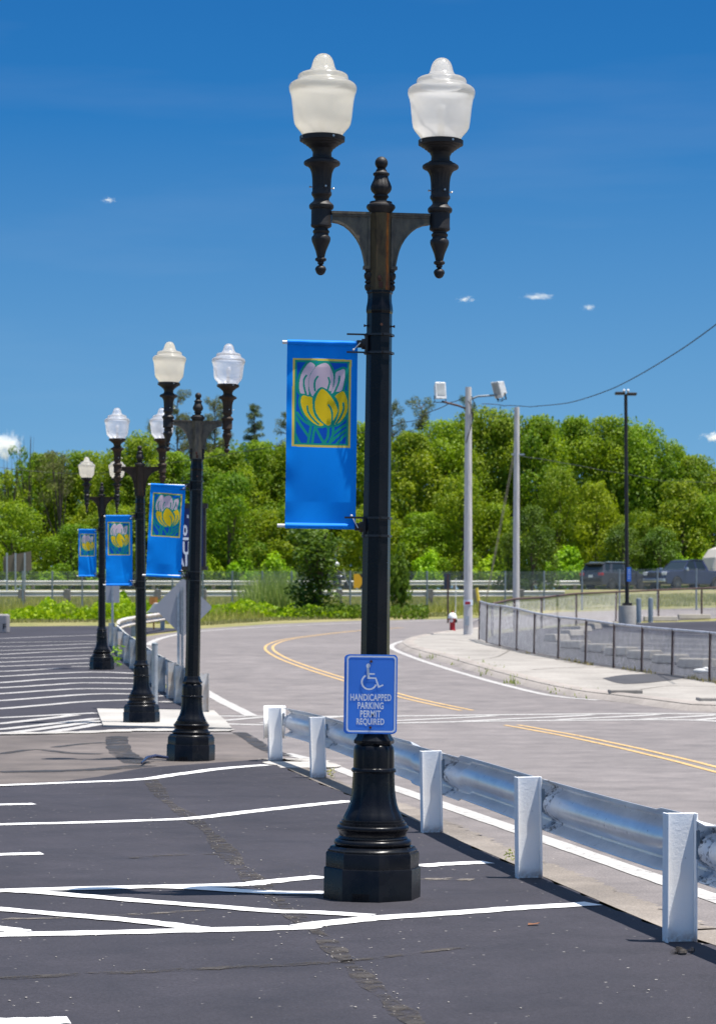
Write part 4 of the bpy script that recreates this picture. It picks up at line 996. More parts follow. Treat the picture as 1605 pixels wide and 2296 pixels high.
# diamond sign seen from the back
Yd = 46.5; ud = gx(409, Yd); kk = Yd / F
t = thing('diamond_sign', 'grey back of a diamond road sign on a perforated steel post', 'road sign', ud)
zc_ = at(0, 1362, Yd).z - ud.z; a = 66 * kk
b = MB(); q = []
for cx_, cz_, ang in ((a - .07, 0, -45), (0, a - .07, 45), (-a + .07, 0, 135), (0, -a + .07, 225)):
    for i in range(5): th = R(ang + 90 * i / 4); q.append((cx_ + .05 * math.cos(th) + .012, .03, zc_ + cz_ + .05 * math.sin(th)))
b.prism(q, (0, .004, 0)); b.build('plate', MT['alu'], t)
b = MB()
for s in (-1, 1): b.box((s * .022, 0, (zc_ + .4) / 2), (.006, .045, zc_ + .4))
b.box((0, .02, (zc_ + .4) / 2), (.044, .006, zc_ + .4))
n = 60
for i in range(n): 
    z = (i + .5) / n * (zc_ + .35); b.box((0, -.018, z), (.042, .004, (zc_ + .35) / n * .55))
b.box((-.07, .01, (zc_ + .2) * .55), (.05, .03, zc_ * .9 + .3))
b.build('post', MT['galv'], t)
# small sign back
Ys = 70; us = gx(253, Ys); kk = Ys / F
t = thing('square_sign', 'small square sign back on a thin post behind the farthest lamp', 'road sign', us)
z0 = at(0, 1329, Ys).z - us.z
b = MB(); b.prism([(x, 0, z0 + z) for x, z in rrect(31 * kk, 45 * kk, .03)], (0, .004, 0)); b.build('plate', MT['alu'], t)
b = MB(); b.box((.0, -.02, (z0 + .2) / 2), (.06, .03, z0 + .2)); b.build('post', MT['galv'], t)
# big brown sign back on the left
Yb = 140; ub = gx(40, Yb); kk = Yb / F
t = thing('sign_board', 'brown back of a large road sign among the trees at the left edge', 'road sign', ub)
tl, br_ = at(8, 1240, Yb) - ub, at(70, 1279, Yb) - ub
b = MB(); b.prism([(tl.x, 0, tl.z - .2), (br_.x, 0, tl.z + .1), (br_.x + .05, 0, br_.z), (tl.x, 0, br_.z - .1)], (0, .05, 0)); b.build('panel', MT['brown_panel'], t)
for px in (17, 36, 57):
    q = at(px, 1300, Yb) - ub; b = MB(); b.box((q.x, -.06, (tl.z - .1) / 2), (.09, .08, tl.z + .1)); b.build('post', MT['galv'], t)
# navy sign with white letters
Yn = 42.0; un = gx(424, Yn); kk = Yn / F
t = thing('navy_sign', 'navy sign box with white letters, half hidden behind the second lamp post', 'sign', un)
x0, x1 = (at(338, 0, Yn) - un).x, (at(459, 0, Yn) - un).x; za, zb = (at(0, 1274, Yn) - un).z, (at(0, 1134, Yn) - un).z
b = MB(); b.box(((x0 + x1) / 2, .06, (za + zb) / 2), (x1 - x0, .10, zb - za)); b.build('panel', MT['navy'], t)
for z, e_ in ((za, 0), (zb, .02)): b = MB(); b.box(((x0 + x1) / 2 + .01, .06, z), (x1 - x0 + .08, .16, .06 + e_)); b.build('frame_bar', MT['dark_metal'], t)
for xq in (x0, x1): b = MB(); b.box((xq, .06, (za + zb) / 2), (.04, .14, zb - za - .066)); b.build('frame_bar', MT['dark_metal'], t)
b = MB(); b.box((0, .06, za / 2 - .03), (.10, .10, za - .02)); b.build('post', MT['dark_metal'], t)
b = MB()
zz = lambda y: (at(0, y, Yn) - un).z
xx = lambda x: (at(x, 0, Yn) - un).x
add_text(b, 'o', xx(415.5), zz(1189), 10 * kk, 25 * kk, .004, .03)
b.box((xx(417), .004, zz(1208)), (20 * kk, .004, 6 * kk))
add_text(b, 'U', xx(418), zz(1229), 15 * kk, 30 * kk, .004, .03)
add_text(b, 'AI', xx(408), zz(1258), 24 * kk, 29 * kk, .004, .03)
b.box((xx(421.5), .004, zz(1158)), (4 * kk, .004, 7 * kk))
b.build('lettering', MT['sign_white'], t)
# hydrant
Yh = g(1376, 1422)
p = gz(1014 * 1.0, 1421); kk = p.y / F
t = thing('fire_hydrant', 'red fire hydrant with a white bonnet at the pavement tip', 'fire hydrant', (p.x, p.y, p.z + .02))
b = MB(); b.lathe([(10 * kk, 0), (10 * kk, 3 * kk), (7.5 * kk, 3.5 * kk), (7 * kk, 5 * kk), (6.4 * kk, 10 * kk), (6.2 * kk, 24 * kk), (7.5 * kk, 29 * kk), (8.5 * kk, 31 * kk), (8.5 * kk, 33 * kk)], 20); b.build('barrel', MT['red'], t, 40)
b = MB(); b.lathe([(10 * kk, 33 * kk), (10 * kk, 36 * kk), (8.6 * kk, 41 * kk), (5.5 * kk, 45 * kk), (3 * kk, 46 * kk)], 20); bo = b.build('bonnet', MT['hyd_white'], t, 40)
b = MB(); b.lathe([(2 * kk, 46 * kk), (2 * kk, 49.5 * kk), (.01, 50 * kk)], 5); b.build('top_nut', MT['red'], bo)
b = MB(); b.tube([(0, 0, 28 * kk), (-3 * kk, -9 * kk, 28 * kk)], 3.8 * kk, 12); b.build('outlet', MT['hyd_white'], t, 40)
b = MB(); b.tube([(0, 0, 27 * kk), (10 * kk, -2 * kk, 27 * kk)], 3.6 * kk, 12); b.build('outlet', MT['dark_metal'], t, 40)
b = MB(); b.tube([(-1, 0, 26 * kk), (0, 0, 26 * kk)], .001, 4)
q = at(1022, 1298, p.y + .2) - p; b = MB(); b.tube([(.1, .2, 0), (q.x, .2, q.z)], .014, 6); b.build('marker_rod', MT['rod'], t)
# dark sign back by the hydrant
Yk = 104; uk = gx(1002, Yk); kk = Yk / F
t = thing('dark_sign', 'dark rectangular sign back on a rusty post near the fire hydrant', 'road sign', uk)
z0 = at(0, 1304, Yk).z - uk.z
b = MB(); b.prism([(x, -.02, z0 + z) for x, z in rrect(15 * kk, 36 * kk, .03)], (0, .006, 0)); b.build('plate', MT['car_dark'], t)
b = MB(); b.box((.03, -.05, (z0 + .3) / 2), (.07, .05, z0 + .3)); b.build('post', MT['fence_rust'], t)
# yellow chevron sign
Yc = 112; uc = gx(812, Yc); kk = Yc / F
t = thing('chevron_sign', 'yellow and black chevron sign peeping out left of the nearest lamp post', 'road sign', uc)
z0 = at(0, 1303, Yc).z - uc.z; w2 = 19 * kk; h2 = 16 * kk
b = MB(); b.prism([(x, 0, z0 + z) for x, z in rrect(2 * w2, 2 * h2, .04)], (0, .006, 0)); b.build('plate', MT['warn_yellow'], t)
b = MB(); b.poly([(-.35 * w2, -.004, z0 + h2), (.1 * w2, -.004, z0 + h2), (.75 * w2, -.004, z0), (.1 * w2, -.004, z0 - h2), (-.35 * w2, -.004, z0 - h2), (-.25 * w2 + .5 * w2, -.004, z0)]); b.build('chevron', MT['warn_black'], t)
b = MB(); b.box((0, .03, (z0 + .2) / 2), (.06, .04, z0 + .2)); b.build('post', MT['galv'], t)
# granite block at left edge with the letter F
p = gz(-12, 1419); kk = p.y / F
t = thing('granite_block', 'rough grey granite block with a letter F at the left edge', 'stone block', p)
b = MB(); b.box((0, .3, 20 * kk), (60 * kk, .6, 44 * kk)); o = b.build('block', MT['granite'], t); bevel(o, .06, 2)
b = MB(); add_text(b, 'F', (11 + 12) * kk, 14 * kk, 7 * kk, 13 * kk, -.004, .02); b.build('letter', MT['warn_black'], t)

# ------------------------------------------------------------------ chain link fences
def fence_run(name, label, tops, bots, group, wire_r, pitch, post_px, post_mat, rail_mat, rail_r, mesh_mat):
    """tops / bots: lists of 3-D points, one pair per post"""
    t = thing('chain_link_fence', label, 'fence', bots[0], group=group); o0 = Vector(bots[0])
    for k, (a, b_) in enumerate(zip(tops, bots)):
        b = MB(); b.tube([Vector(b_) - o0 - Vector((0, 0, .05)), Vector(a) - o0 + Vector((0, 0, .02))], post_px, 8); b.build('post', post_mat, t, 50)
    if rail_r:
        b = MB(); b.tube([Vector(a) - o0 for a in tops], rail_r, 8); b.build('top_rail', rail_mat, t, 50)
    b = MB(); s = 0.; spans = []
    for a0, a1, b0, b1 in zip(tops, tops[1:], bots, bots[1:]):
        L = (Vector(a1) - Vector(a0)).length; spans.append((s, s + L, Vector(a0), Vector(a1), Vector(b0), Vector(b1))); s += L
    Hh = (Vector(tops[0]) - Vector(bots[0])).length
    def pt(u, v):
        u = min(max(u, 0), s - 1e-6)
        for (s0, s1, a0, a1, b0, b1) in spans:
            if u <= s1:
                f = (u - s0) / (s1 - s0); return b0.lerp(b1, f).lerp(a0.lerp(a1, f), v) - o0 + Vector((0, -.03, 0))
    for sg in (-1, 1):
        u = -Hh
        while u < s + Hh:
            P = []
            n = 5
            for i in range(n + 1):
                v = i / n; uu = u + sg * (v - .5) * Hh
                if 0 <= uu <= s: P.append(pt(uu, v))
            if len(P) > 1: b.tube(P, wire_r, 3, False)
            u += pitch
    b.build('wire_mesh', mesh_mat, t); return t
# near fence along the pavement
ft = [(1076, 1348, 1441), (1093, 1354, 1449), (1122, 1358, 1456), (1160, 1365, 1464), (1199, 1375, 1474), (1253, 1384, 1484), (1314, 1390, 1494), (1377, 1399, 1504), (1440, 1406, 1514), (1508, 1412, 1524), (1592, 1419, 1537), (1700, 1432, 1553)]
bo = [gz(x - 2, yb) + Vector((0, 0, .12)) for x, yt, yb in ft]
to = [at(x, yt, b_.y) for (x, yt, yb), b_ in zip(ft, bo)]
fence_run('f', 'grey chain link fence with rusty posts curving along the pavement edge', to, bo, 'chain link fences', .0030, .075, .032, MT['fence_rust'], MT['fence_wire'], .028, MT['fence_wire'])
ft = [(1103, 1354, 1424), (1152, 1343, 1416), (1213, 1340, 1408), (1291, 1331, 1401), (1379, 1327, 1392), (1475, 1323, 1386.5), (1572, 1319, 1382), (1675, 1314, 1377)]
bo = [gz(x, yb) for x, yt, yb in ft]; to = [at(x + (2 if x == 1379 else 0), yt, b_.y) for (x, yt, yb), b_ in zip(ft, bo)]
fence_run('f', 'see-through fence with a rusty top rail between the lower car park and the back road', to, bo, 'chain link fences', .0020, .14, .045, MT['fence_rust'], MT['fence_rust'], .038, MT['fence_wire'])
Yf = 121.0
xs = [-90, -20, 52, 118, 185, 252, 320, 387, 455, 521, 588, 654, 720, 785, 870, 957, 1045, 1132, 1219, 1304, 1388, 1473, 1560, 1648, 1735]
bo = [gx(x, Yf) for x in xs]; to = [at(x, 1281 - (6 if x > 1250 else 0) * min(1, max(0, (x - 1250) / 200)), Yf) for x in xs]
fence_run('f', 'tall grey chain link fence running along the whole highway bank', to, bo, 'chain link fences', .0055, .115, .045, MT['galv_dark'], MT['galv_dark'], 0, MT['galv_dark'])

# ------------------------------------------------------------------ wheel stops
def stop_mb(L=1.7, w=.34, hh=.27):
    b = MB(); a = [(-w / 2, 0), (w / 2, 0), (w / 2 * .72, hh), (-w / 2 * .72, hh)]
    b.prism([(-L / 2, y, z) for y, z in a], (L, 0, 0)); return b
WS = [(1290, 1455, 118, 'concrete wheel stop at the left end of the angled front row'), (1340, 1463, 118, 'second concrete wheel stop of the angled front row'), (1392, 1471, 118, 'third concrete wheel stop of the angled front row'),
      (1445, 1479, 118, 'fourth concrete wheel stop of the angled front row'), (1503, 1489, 118, 'fifth concrete wheel stop of the angled front row'), (1562, 1499, 118, 'nearest concrete wheel stop at the right end of the front row'),
      (1248, 1439, 60, 'concrete wheel stop nearest the fence in the curved row'), (1281, 1428, 60, 'second concrete wheel stop up the curved row'), (1302, 1418, 62, 'middle concrete wheel stop of the curved row'),
      (1329, 1412, 70, 'fourth concrete wheel stop of the curved row'), (1358, 1406, 75, 'concrete wheel stop of the curved row closest to the round base'),
      (1480, 1394, 2, 'long pale wheel stop behind the two bollards'), (1555, 1389, 4, 'short pale wheel stop lying right of the bollards')]
st = None
for px, py, an, lab in WS:
    p = gz(px, py)
    if st is None:
        st = thing('wheel_stop', lab, 'wheel stop', p, group='concrete wheel stops'); o = stop_mb().build('block', MT['stop'], st); bevel(o, .04, 2); c = st
    else: c = copy_tree(st); c['label'] = lab
    c.location = p + Vector((0, 0, .02)); c.rotation_euler = (0, 0, R(an)); s_ = 1.0 if an > 20 else .85; c.scale = (s_ * (.60 if an > 20 else 1.), 1.35 if an > 20 else 1.2, .80)
# ------------------------------------------------------------------ vehicles
def wheel(parent, x, y, r=.36, w=.24):
    t = MB(); side = 1 if y > 0 else -1
    old = Matrix.Translation((x, y, r)) @ Matrix.Rotation(R(90), 4, 'X'); t.M = old
    t.lathe([(r * .66, -w / 2), (r * .93, -w / 2), (r, -w / 2 + .03), (r, w / 2 - .03), (r * .93, w / 2), (r * .66, w / 2)], 24)
    o = t.build('wheel', MT['tyre'], parent, 40)
    b = MB(); b.M = old; z = -side * (w / 2 - .01)
    b.lathe([(r * .66, z), (r * .60, z * 1.06), (r * .5, z * .95), (.06, z * 1.0), (.04, z * 1.1), (.005, z * 1.1)], 20)
    for k in range(5):
        a = 2 * math.pi * k / 5; b.box((r * .38 * math.cos(a), r * .38 * math.sin(a), z * 1.0), (.05, .05, .03))
    b.build('rim', MT['chrome'], o, 40)
def side_prism(pts, w, taper_z=None, in_=0):
    """side outline (x,z) swept to width w; above taper_z the width narrows by in_"""
    b = MB(); zs = [z for x, z in pts]; zt = max(zs)
    f = lambda z: w / 2 - (in_ * (z - taper_z) / (zt - taper_z) if taper_z is not None and z > taper_z else 0)
    a = [b.av((x, -f(z), z)) for x, z in pts]; c = [b.av((x, f(z), z)) for x, z in pts]; n = len(a)
    b.face(a); b.face(c[::-1])
    for k in range(n): b.face((a[k], c[k], c[(k + 1) % n], a[(k + 1) % n]))
    return b
def arch(cx, r, z0, x0, x1, n=8):
    return [(cx + r * math.cos(math.pi * i / n), z0 + r * math.sin(math.pi * i / n)) for i in range(n + 1)]
def under(x_front, x_rear, wf, wr, z=.30, r=.42):
    return [(x_rear, z + .08)] + [(x_rear + .05, z)] + arch(wr, r, z, 0, 0)[::-1] + arch(wf, r, z, 0, 0)[::-1] + [(x_front - .05, z), (x_front, z + .1)]
# SUV: local +x is forward
ps = gx(1378, 160)
t = thing('suv', 'charcoal sport utility vehicle driving away on the highway, red tail lamp showing', 'car', ps, R(44))
out = under(2.35, -2.35, 1.42, -1.40) + [(2.40, .62), (2.34, .86), (2.05, 1.00), (1.15, 1.10), (-2.28, 1.14), (-2.40, .80)]
bevel(side_prism(out, 1.90).build('body', MT['car_dark'], t), .06, 3)
cab = [(1.15, 1.09), (.35, 1.60), (-.2, 1.70), (-1.75, 1.68), (-2.02, 1.60), (-2.28, 1.13)]
bevel(side_prism(cab, 1.80, 1.10, .20).build('cabin_glass', MT['glass'], t), .04, 2)
rf = [(.42, 1.585), (-.2, 1.70), (-1.75, 1.685), (-2.08, 1.60), (-2.08, 1.66), (-1.75, 1.745), (-.2, 1.755), (.40, 1.645)]
bevel(side_prism(rf, 1.46).build('roof', MT['car_dark'], t), .02, 2)
for s in (-1, 1):
    for xs_ in (((1.13, 1.10), (.40, 1.60), (.30, 1.60), (1.0, 1.10)), ((.0, 1.12), (-.05, 1.65), (-.15, 1.65), (-.12, 1.12)), ((-1.35, 1.12), (-1.1, 1.66), (-1.3, 1.66), (-1.6, 1.12)), ((-2.28, 1.13), (-2.02, 1.62), (-1.85, 1.64), (-1.98, 1.13))):
        b = MB(); b.prism([(x, s * (.905 - .20 * (z - 1.1) / .6), z) for x, z in xs_], (0, s * .012, 0)); b.build('pillar', MT['car_dark'], t)
    b = MB(); b.box((-2.30, s * .78, .98), (.16, .36, .17)); bevel(b.build('tail_light', MT['taillight'], t), .03)
    b = MB(); b.box((1.0, s * 1.0, 1.12), (.16, .2, .14)); bevel(b.build('mirror', MT['car_dark'], t), .04)
    for x in (1.42, -1.40): wheel(t, x, s * .86)
    b = MB(); b.box((-.7, s * .68, 1.78), (1.9, .04, .04)); b.build('roof_rail', MT['chrome'], t)
b = MB(); b.box((-2.38, 0, .62), (.10, 1.84, .26)); bevel(b.build('bumper', MT['tyre'], t), .04)
b = MB(); b.box((-2.405, 0, .86), (.02, .34, .17)); b.build('number_plate', MT['sign_white'], t)
b = MB(); b.box((-2.10, 0, 1.66), (.30, 1.35, .04)); b.build('spoiler', MT['car_dark'], t)
# pickup, facing the camera side to the left
pp_ = gx(1536, 160)
t = thing('pickup_truck', 'navy blue pickup truck towing the beige trailer on the highway', 'truck', pp_, R(180 + 40))
out = under(2.85, -2.90, 1.86, -1.80, .36, .46) + [(2.92, .75), (2.88, 1.08), (2.55, 1.20), (1.35, 1.26), (-2.92, 1.24), (-2.95, .75)]
bevel(side_prism(out, 2.0).build('body', MT['car_navy'], t), .06, 3)
cab = [(1.30, 1.25), (.62, 1.82), (.2, 1.90), (-.85, 1.89), (-1.15, 1.24)]
bevel(side_prism(cab, 1.88, 1.26, .22).build('cabin_glass', MT['glass'], t), .05, 2)
bevel(side_prism([(.66, 1.80), (.2, 1.89), (-.85, 1.88), (-.88, 1.94), (.2, 1.95), (.62, 1.86)], 1.50).build('roof', MT['car_navy'], t), .02)
for s in (-1, 1):
    for xs_ in (((1.28, 1.26), (.66, 1.80), (.56, 1.80), (1.14, 1.26)), ((.08, 1.26), (.05, 1.88), (-.05, 1.88), (-.05, 1.26)), ((-.90, 1.26), (-.72, 1.88), (-.88, 1.88), (-1.15, 1.26))):
        b = MB(); b.prism([(x, s * (.945 - .22 * (z - 1.26) / .6), z) for x, z in xs_], (0, s * .012, 0)); b.build('pillar', MT['car_navy'], t)
    b = MB(); b.box((2.84, s * .80, 1.02), (.14, .38, .22)); bevel(b.build('headlight', MT['headlight'], t), .04)
    b = MB(); b.box((-2.93, s * .92, 1.02), (.10, .14, .34)); b.build('tail_light', MT['taillight'], t)
    b = MB(); b.box((1.1, s * 1.1, 1.32), (.16, .24, .22)); bevel(b.build('mirror', MT['chrome'], t), .04)
    for x in (1.86, -1.80): wheel(t, x, s * .90, .40, .27)
b = MB(); b.box((2.93, 0, .98), (.05, 1.1, .26)); b.build('grille', MT['dark_metal'], t)
b = MB(); b.box((2.95, 0, .60), (.16, 1.92, .22)); bevel(b.build('bumper', MT['chrome'], t), .04)
# trailer
pt_ = gx(1656, 165)
t = thing('camper_trailer', 'beige camper trailer with a rounded nose cut off by the right edge', 'trailer', pt_, R(180 + 14))
nose = [(2.4, .75), (2.2, .55), (-3.2, .55), (-3.3, 2.9), (1.2, 2.95), (1.75, 2.75), (2.15, 2.2), (2.35, 1.5)]
bevel(side_prism(nose, 2.3).build('shell', MT['beige'], t), .12, 4)
b = MB(); b.box((2.7, 0, .7), (.8, .5, .62)); bevel(b.build('gas_locker', MT['lampbox'], t), .05)
b = MB(); b.box((2.6, 0, .45), (1.8, .12, .10)); b.build('drawbar', MT['dark_metal'], t)
for s in (-1, 1): wheel(t, -.8, s * 1.05, .34, .22)
b = MB(); b.prism([(x, 1.155, z) for x, z in ((1.5, 2.0), (1.9, 1.95), (1.6, 1.75), (.9, 1.65), (1.2, 1.8))], (0, .006, 0)); b.build('swoosh', MT['car_dark'], t)
b = MB(); b.box((-.4, 1.152, 1.9), (1.0, .012, .6)); b.build('window', MT['glass'], t)
# motorcycle and rider
pm = gx(756, 160)
t = thing('motorcycle', 'dark motorcycle on the highway, half hidden by the ivy covered tree', 'motorcycle', pm, R(8))
for x in (-.72, .72): 
    b = MB(); b.M = Matrix.Translation((x, 0, .32)) @ Matrix.Rotation(R(90), 4, 'X'); b.lathe([(.22, -.07), (.30, -.07), (.32, 0), (.30, .07), (.22, .07)], 20); w_ = b.build('wheel', MT['tyre'], t, 40)
    b = MB(); b.M = Matrix.Translation((x, 0, .32)) @ Matrix.Rotation(R(90), 4, 'X'); b.lathe([(.22, -.03), (.20, .0), (.22, .03)], 20); b.build('rim', MT['chrome'], w_, 40)
b = MB(); b.blob((.18, 0, .82), (.36, .16, .16)); b.blob((0, 0, .48), (.32, .18, .24)); b.blob((-.62, 0, .78), (.3, .22, .18)); b.build('body', MT['car_dark'], t, 60)
b = MB(); b.box((-.28, 0, .82), (.62, .30, .10)); bevel(b.build('seat', MT['tyre'], t), .04)
b = MB(); b.tube([(.72, .08, .32), (.45, .08, .98)], .03, 8); b.tube([(.72, -.08, .32), (.45, -.08, .98)], .03, 8); b.tube([(.36, -.38, 1.08), (.46, 0, 1.02), (.36, .38, 1.08)], .02, 8); b.build('fork', MT['chrome'], t, 50)
b = MB(); b.prism([(.52, -.2, 1.0), (.52, .2, 1.0), (.38, .16, 1.36), (.38, -.16, 1.36)], (.01, 0, 0)); b.build('windscreen', MT['headlight'], t)
b = MB(); b.box((-.93, 0, .78), (.05, .2, .1)); b.build('tail_light', MT['taillight'], t)
def skinned(name, joints, bones, mat):
    me = bpy.data.meshes.new(name); me.from_pydata([j[0] for j in joints], bones, []); o = bpy.data.objects.new(name, me); COL.objects.link(o)
    o.modifiers.new('skin', 'SKIN'); me.materials.append(mat)
    sv = me.skin_vertices
    if not len(sv): 
        bpy.context.view_layer.objects.active = o; bpy.ops.mesh.customdata_skin_add(); sv = me.skin_vertices
    for i, j in enumerate(joints): sv[0].data[i].radius = (j[1], j[1] * (j[2] if len(j) > 2 else 1))
    sv[0].data[0].use_root = True
    s_ = o.modifiers.new('sub', 'SUBSURF'); s_.levels = 1; s_.render_levels = 1; return o
J = [((-.25, 0, .92), .15), ((-.20, 0, 1.12), .14), ((-.14, 0, 1.34), .17), ((-.10, 0, 1.50), .07), ((-.06, 0, 1.62), .09),
     ((-.13, .19, 1.40), .075), ((.04, .26, 1.18), .055), ((.32, .32, 1.11), .04), ((-.13, -.19, 1.40), .075), ((.04, -.26, 1.18), .055), ((.32, -.32, 1.11), .04),
     ((-.22, .12, .90), .10), ((.22, .22, .78), .075), ((.02, .22, .40), .05), ((.16, .22, .33), .045), ((-.22, -.12, .90), .10), ((.22, -.22, .78), .075), ((.02, -.22, .40), .05), ((.16, -.22, .33), .045)]
Bn = [(0, 1), (1, 2), (2, 3), (3, 4), (2, 5), (5, 6), (6, 7), (2, 8), (8, 9), (9, 10), (0, 11), (11, 12), (12, 13), (13, 14), (0, 15), (15, 16), (16, 17), (17, 18)]
pr = skinned('person', J, Bn, MT['trouser']); pr.location = pm; pr.rotation_euler = (0, 0, R(8))
tag(pr, 'motorcycle rider in a pale helmet and bright yellow vest, leaning to the handlebar', 'person')
b = MB(); b.blob((-.04, 0, 1.66), (.155, .135, .155), 16, 10); b.box((.09, 0, 1.66), (.08, .18, .09)); b.build('helmet', MT['lampbox'], pr, 60)
b = MB(); b.lathe([(.185, 1.12), (.20, 1.25), (.21, 1.38), (.16, 1.45)], 14, cap=False); vv_ = b.build('vest', MT['hiviz'], pr, 60); vv_.location = (-.16, 0, 0)

# ------------------------------------------------------------------ trees
def leaf_mesh(name, L, mat):
    """L: numpy arrays centre, size, normal, aspect, tint"""
    c, sz, nrm, asp, tint = L; n = len(c); rs = np.random.RandomState(1)
    nrm = nrm / np.linalg.norm(nrm, axis=1, keepdims=True)
    a = rs.normal(size=(n, 3)); u = np.cross(nrm, a); u /= np.linalg.norm(u, axis=1, keepdims=True) + 1e-9; w = np.cross(nrm, u)
    U = u * (sz * .5)[:, None]; W_ = w * (sz * .5 * asp)[:, None]; K = nrm * (sz * .16)[:, None]
    v = np.stack([c - U - K, c - W_, c + U - K, c + W_], 1).reshape(-1, 3)
    me = bpy.data.meshes.new(name); me.vertices.add(4 * n); me.vertices.foreach_set('co', v.ravel())
    q = np.arange(4 * n).reshape(-1, 4); tri = np.concatenate([q[:, [0, 1, 3]], q[:, [1, 2, 3]]], 1).reshape(-1, 3)
    me.loops.add(len(tri) * 3); me.loops.foreach_set('vertex_index', tri.ravel()); me.polygons.add(len(tri)); me.polygons.foreach_set('loop_start', np.arange(len(tri)) * 3)
    at_ = me.attributes.new('tint', 'FLOAT', 'FACE'); at_.data.foreach_set('value', np.repeat(tint, 2).astype(np.float32))
    me.materials.append(mat); me.update(calc_edges=True); me.validate(); return me
def lobes_leaves(lobes, per, size, seed, flat=1.0, up=.35, asp=.62):
    rs = np.random.RandomState(seed); C, Sz, Nn, T = [], [], [], []
    for (x, y, z, r) in lobes:
        n = int(per * r * r) + 12
        d = rs.normal(size=(n, 3)); d[:, 2] += up * .6; d /= np.linalg.norm(d, axis=1, keepdims=True)
        rr = r * (.45 + .55 * rs.rand(n) ** .45) * (1 + .22 * np.sin(d[:, 0] * 5 + x * 3) * np.cos(d[:, 1] * 4 + z * 2)); p = d * rr[:, None]; p[:, 2] *= flat
        C.append(p + np.array([x, y, z])); Sz.append(size * rs.uniform(.65, 1.35, n)); Nn.append(d * .8 + rs.normal(size=(n, 3)) * .55 + np.array([0, 0, up]))
        T.append(np.clip(rs.uniform(.25, .75) + rs.normal(size=n) * .2, 0, 1))
    C = np.concatenate(C); return C, np.concatenate(Sz), np.concatenate(Nn), np.full(len(C), asp), np.concatenate(T)
def trunk_mb(Ht, r0, limbs, seed, lean=0):
    rr = random.Random(seed); b = MB()
    pts = [Vector((lean * (i / 6) ** 1.5 + rr.uniform(-.06, .06) * i, rr.uniform(-.06, .06) * i, Ht * i / 6)) for i in range(7)]
    b.tube(pts, [r0 * (1.25 if i == 0 else 1 - .12 * i) for i in range(7)], 8)
    for q in limbs:
        q = Vector(q); k = min(5, max(1, int(q.z / Ht * 6 * .55))); p = pts[k]; m_ = p.lerp(q, .5) + Vector((0, 0, -.12 * (q - p).length * .5)); b.tube([p, m_, q], [r0 * .42, r0 * .28, r0 * .10], 6)
    return b
def broad(seed, Ht=12, rad=4.0, low=.18, nl=46, leaf=.25, mat='leaf', per=250):
    rr = random.Random(seed); lobes = []
    for i in range(nl):
        tt = rr.random(); z = Ht * (low + (1 - low) * tt); env = rad * (math.sin(math.pi * min(1, .22 + .78 * tt) ** .9) ** .6 if tt < .98 else .2) 
        env = max(.3, env); a = rr.uniform(0, 2 * math.pi); q = env * rr.uniform(.35, 1.0) ** .6
        r = rr.uniform(.7, 1.6) * rad / 4.0
        lobes.append((q * math.cos(a), q * math.sin(a), min(z, Ht - r * .75), r))
    L = lobes_leaves(lobes, per, leaf, seed, .82); L2 = lobes_leaves([(0, 0, Ht * .34, rad * .82), (0, 0, Ht * .58, rad * .9), (0, 0, Ht * .78, rad * .62)], per * .42, leaf, seed + 1, 1.05)
    L = tuple(np.concatenate([a_, b_]) for a_, b_ in zip(L, L2))
    lim = [l[:3] for l in rr.sample(lobes, 9)]
    return leaf_mesh('crown', L, MT[mat]), trunk_mb(Ht * .8, .022 * Ht, lim, seed).mesh('trunk', MT['bark'], 60)
def sparse(seed):
    rr = random.Random(seed); lobes = []; Ht = 11
    for i in range(34): 
        z = rr.uniform(3.0, 10.8); a = rr.uniform(0, 6.28); q = rr.uniform(.2, 2.1); lobes.append((q * math.cos(a), q * math.sin(a), z, rr.uniform(.4, .75)))
    L = lobes_leaves(lobes, 130, .24, seed, .8); b = trunk_mb(10, .13, [l[:3] for l in lobes[::2]], seed, .5)
    for k in range(7):
        a = rr.uniform(0, 6.28); b.tube([(0.3 * math.cos(a), .3 * math.sin(a), 7), (.9 * math.cos(a), .9 * math.sin(a), 10), (1.1 * math.cos(a), 1.1 * math.sin(a), 12)], [.05, .035, .01], 5)
    return leaf_mesh('crown', L, MT['leaf']), b.mesh('trunk', MT['bark'], 60)
def needle_tree(seed, Ht, rad, low, spruce, mat='needle'):
    rr = random.Random(seed); lobes = []; b = MB(); pts = [(0, 0, Ht * i / 6) for i in range(7)]
    b.tube(pts, [.20 * (1.05 - i / 6.3) + .02 for i in range(7)], 8)
    n = 18 if spruce else 13
    for i in range(n):
        z = Ht * (low + (1 - low) * i / (n - 1) * .97); L_ = rad * (1.05 - i / (n - .5)) ** (.8 if spruce else .5) + .25
        for k in range(6 if spruce else 4):
            a = rr.uniform(0, 6.28); z_ = z + rr.uniform(-.35, .35); e = Vector((L_ * math.cos(a), L_ * math.sin(a), z_ + (rr.uniform(-.25, .25) if spruce else rr.uniform(.1, .7)) * L_)); L_ = L_ * rr.uniform(.65, 1.15); b.tube([(0, 0, z_), e], [.05, .012], 4)
            for f in ((.45, .75, 1.0) if spruce else (.6, .85, 1.0)):
                lobes.append((e.x * f, e.y * f, z_ + (e.z - z_) * f, (.28 if spruce else .42) * rr.uniform(.7, 1.3)))
    L = lobes_leaves(lobes, 260 if spruce else 210, .26, seed, .7 if spruce else .75, .25, .18)
    return leaf_mesh('crown', L, MT[mat]), b.mesh('trunk', MT['bark'], 60)
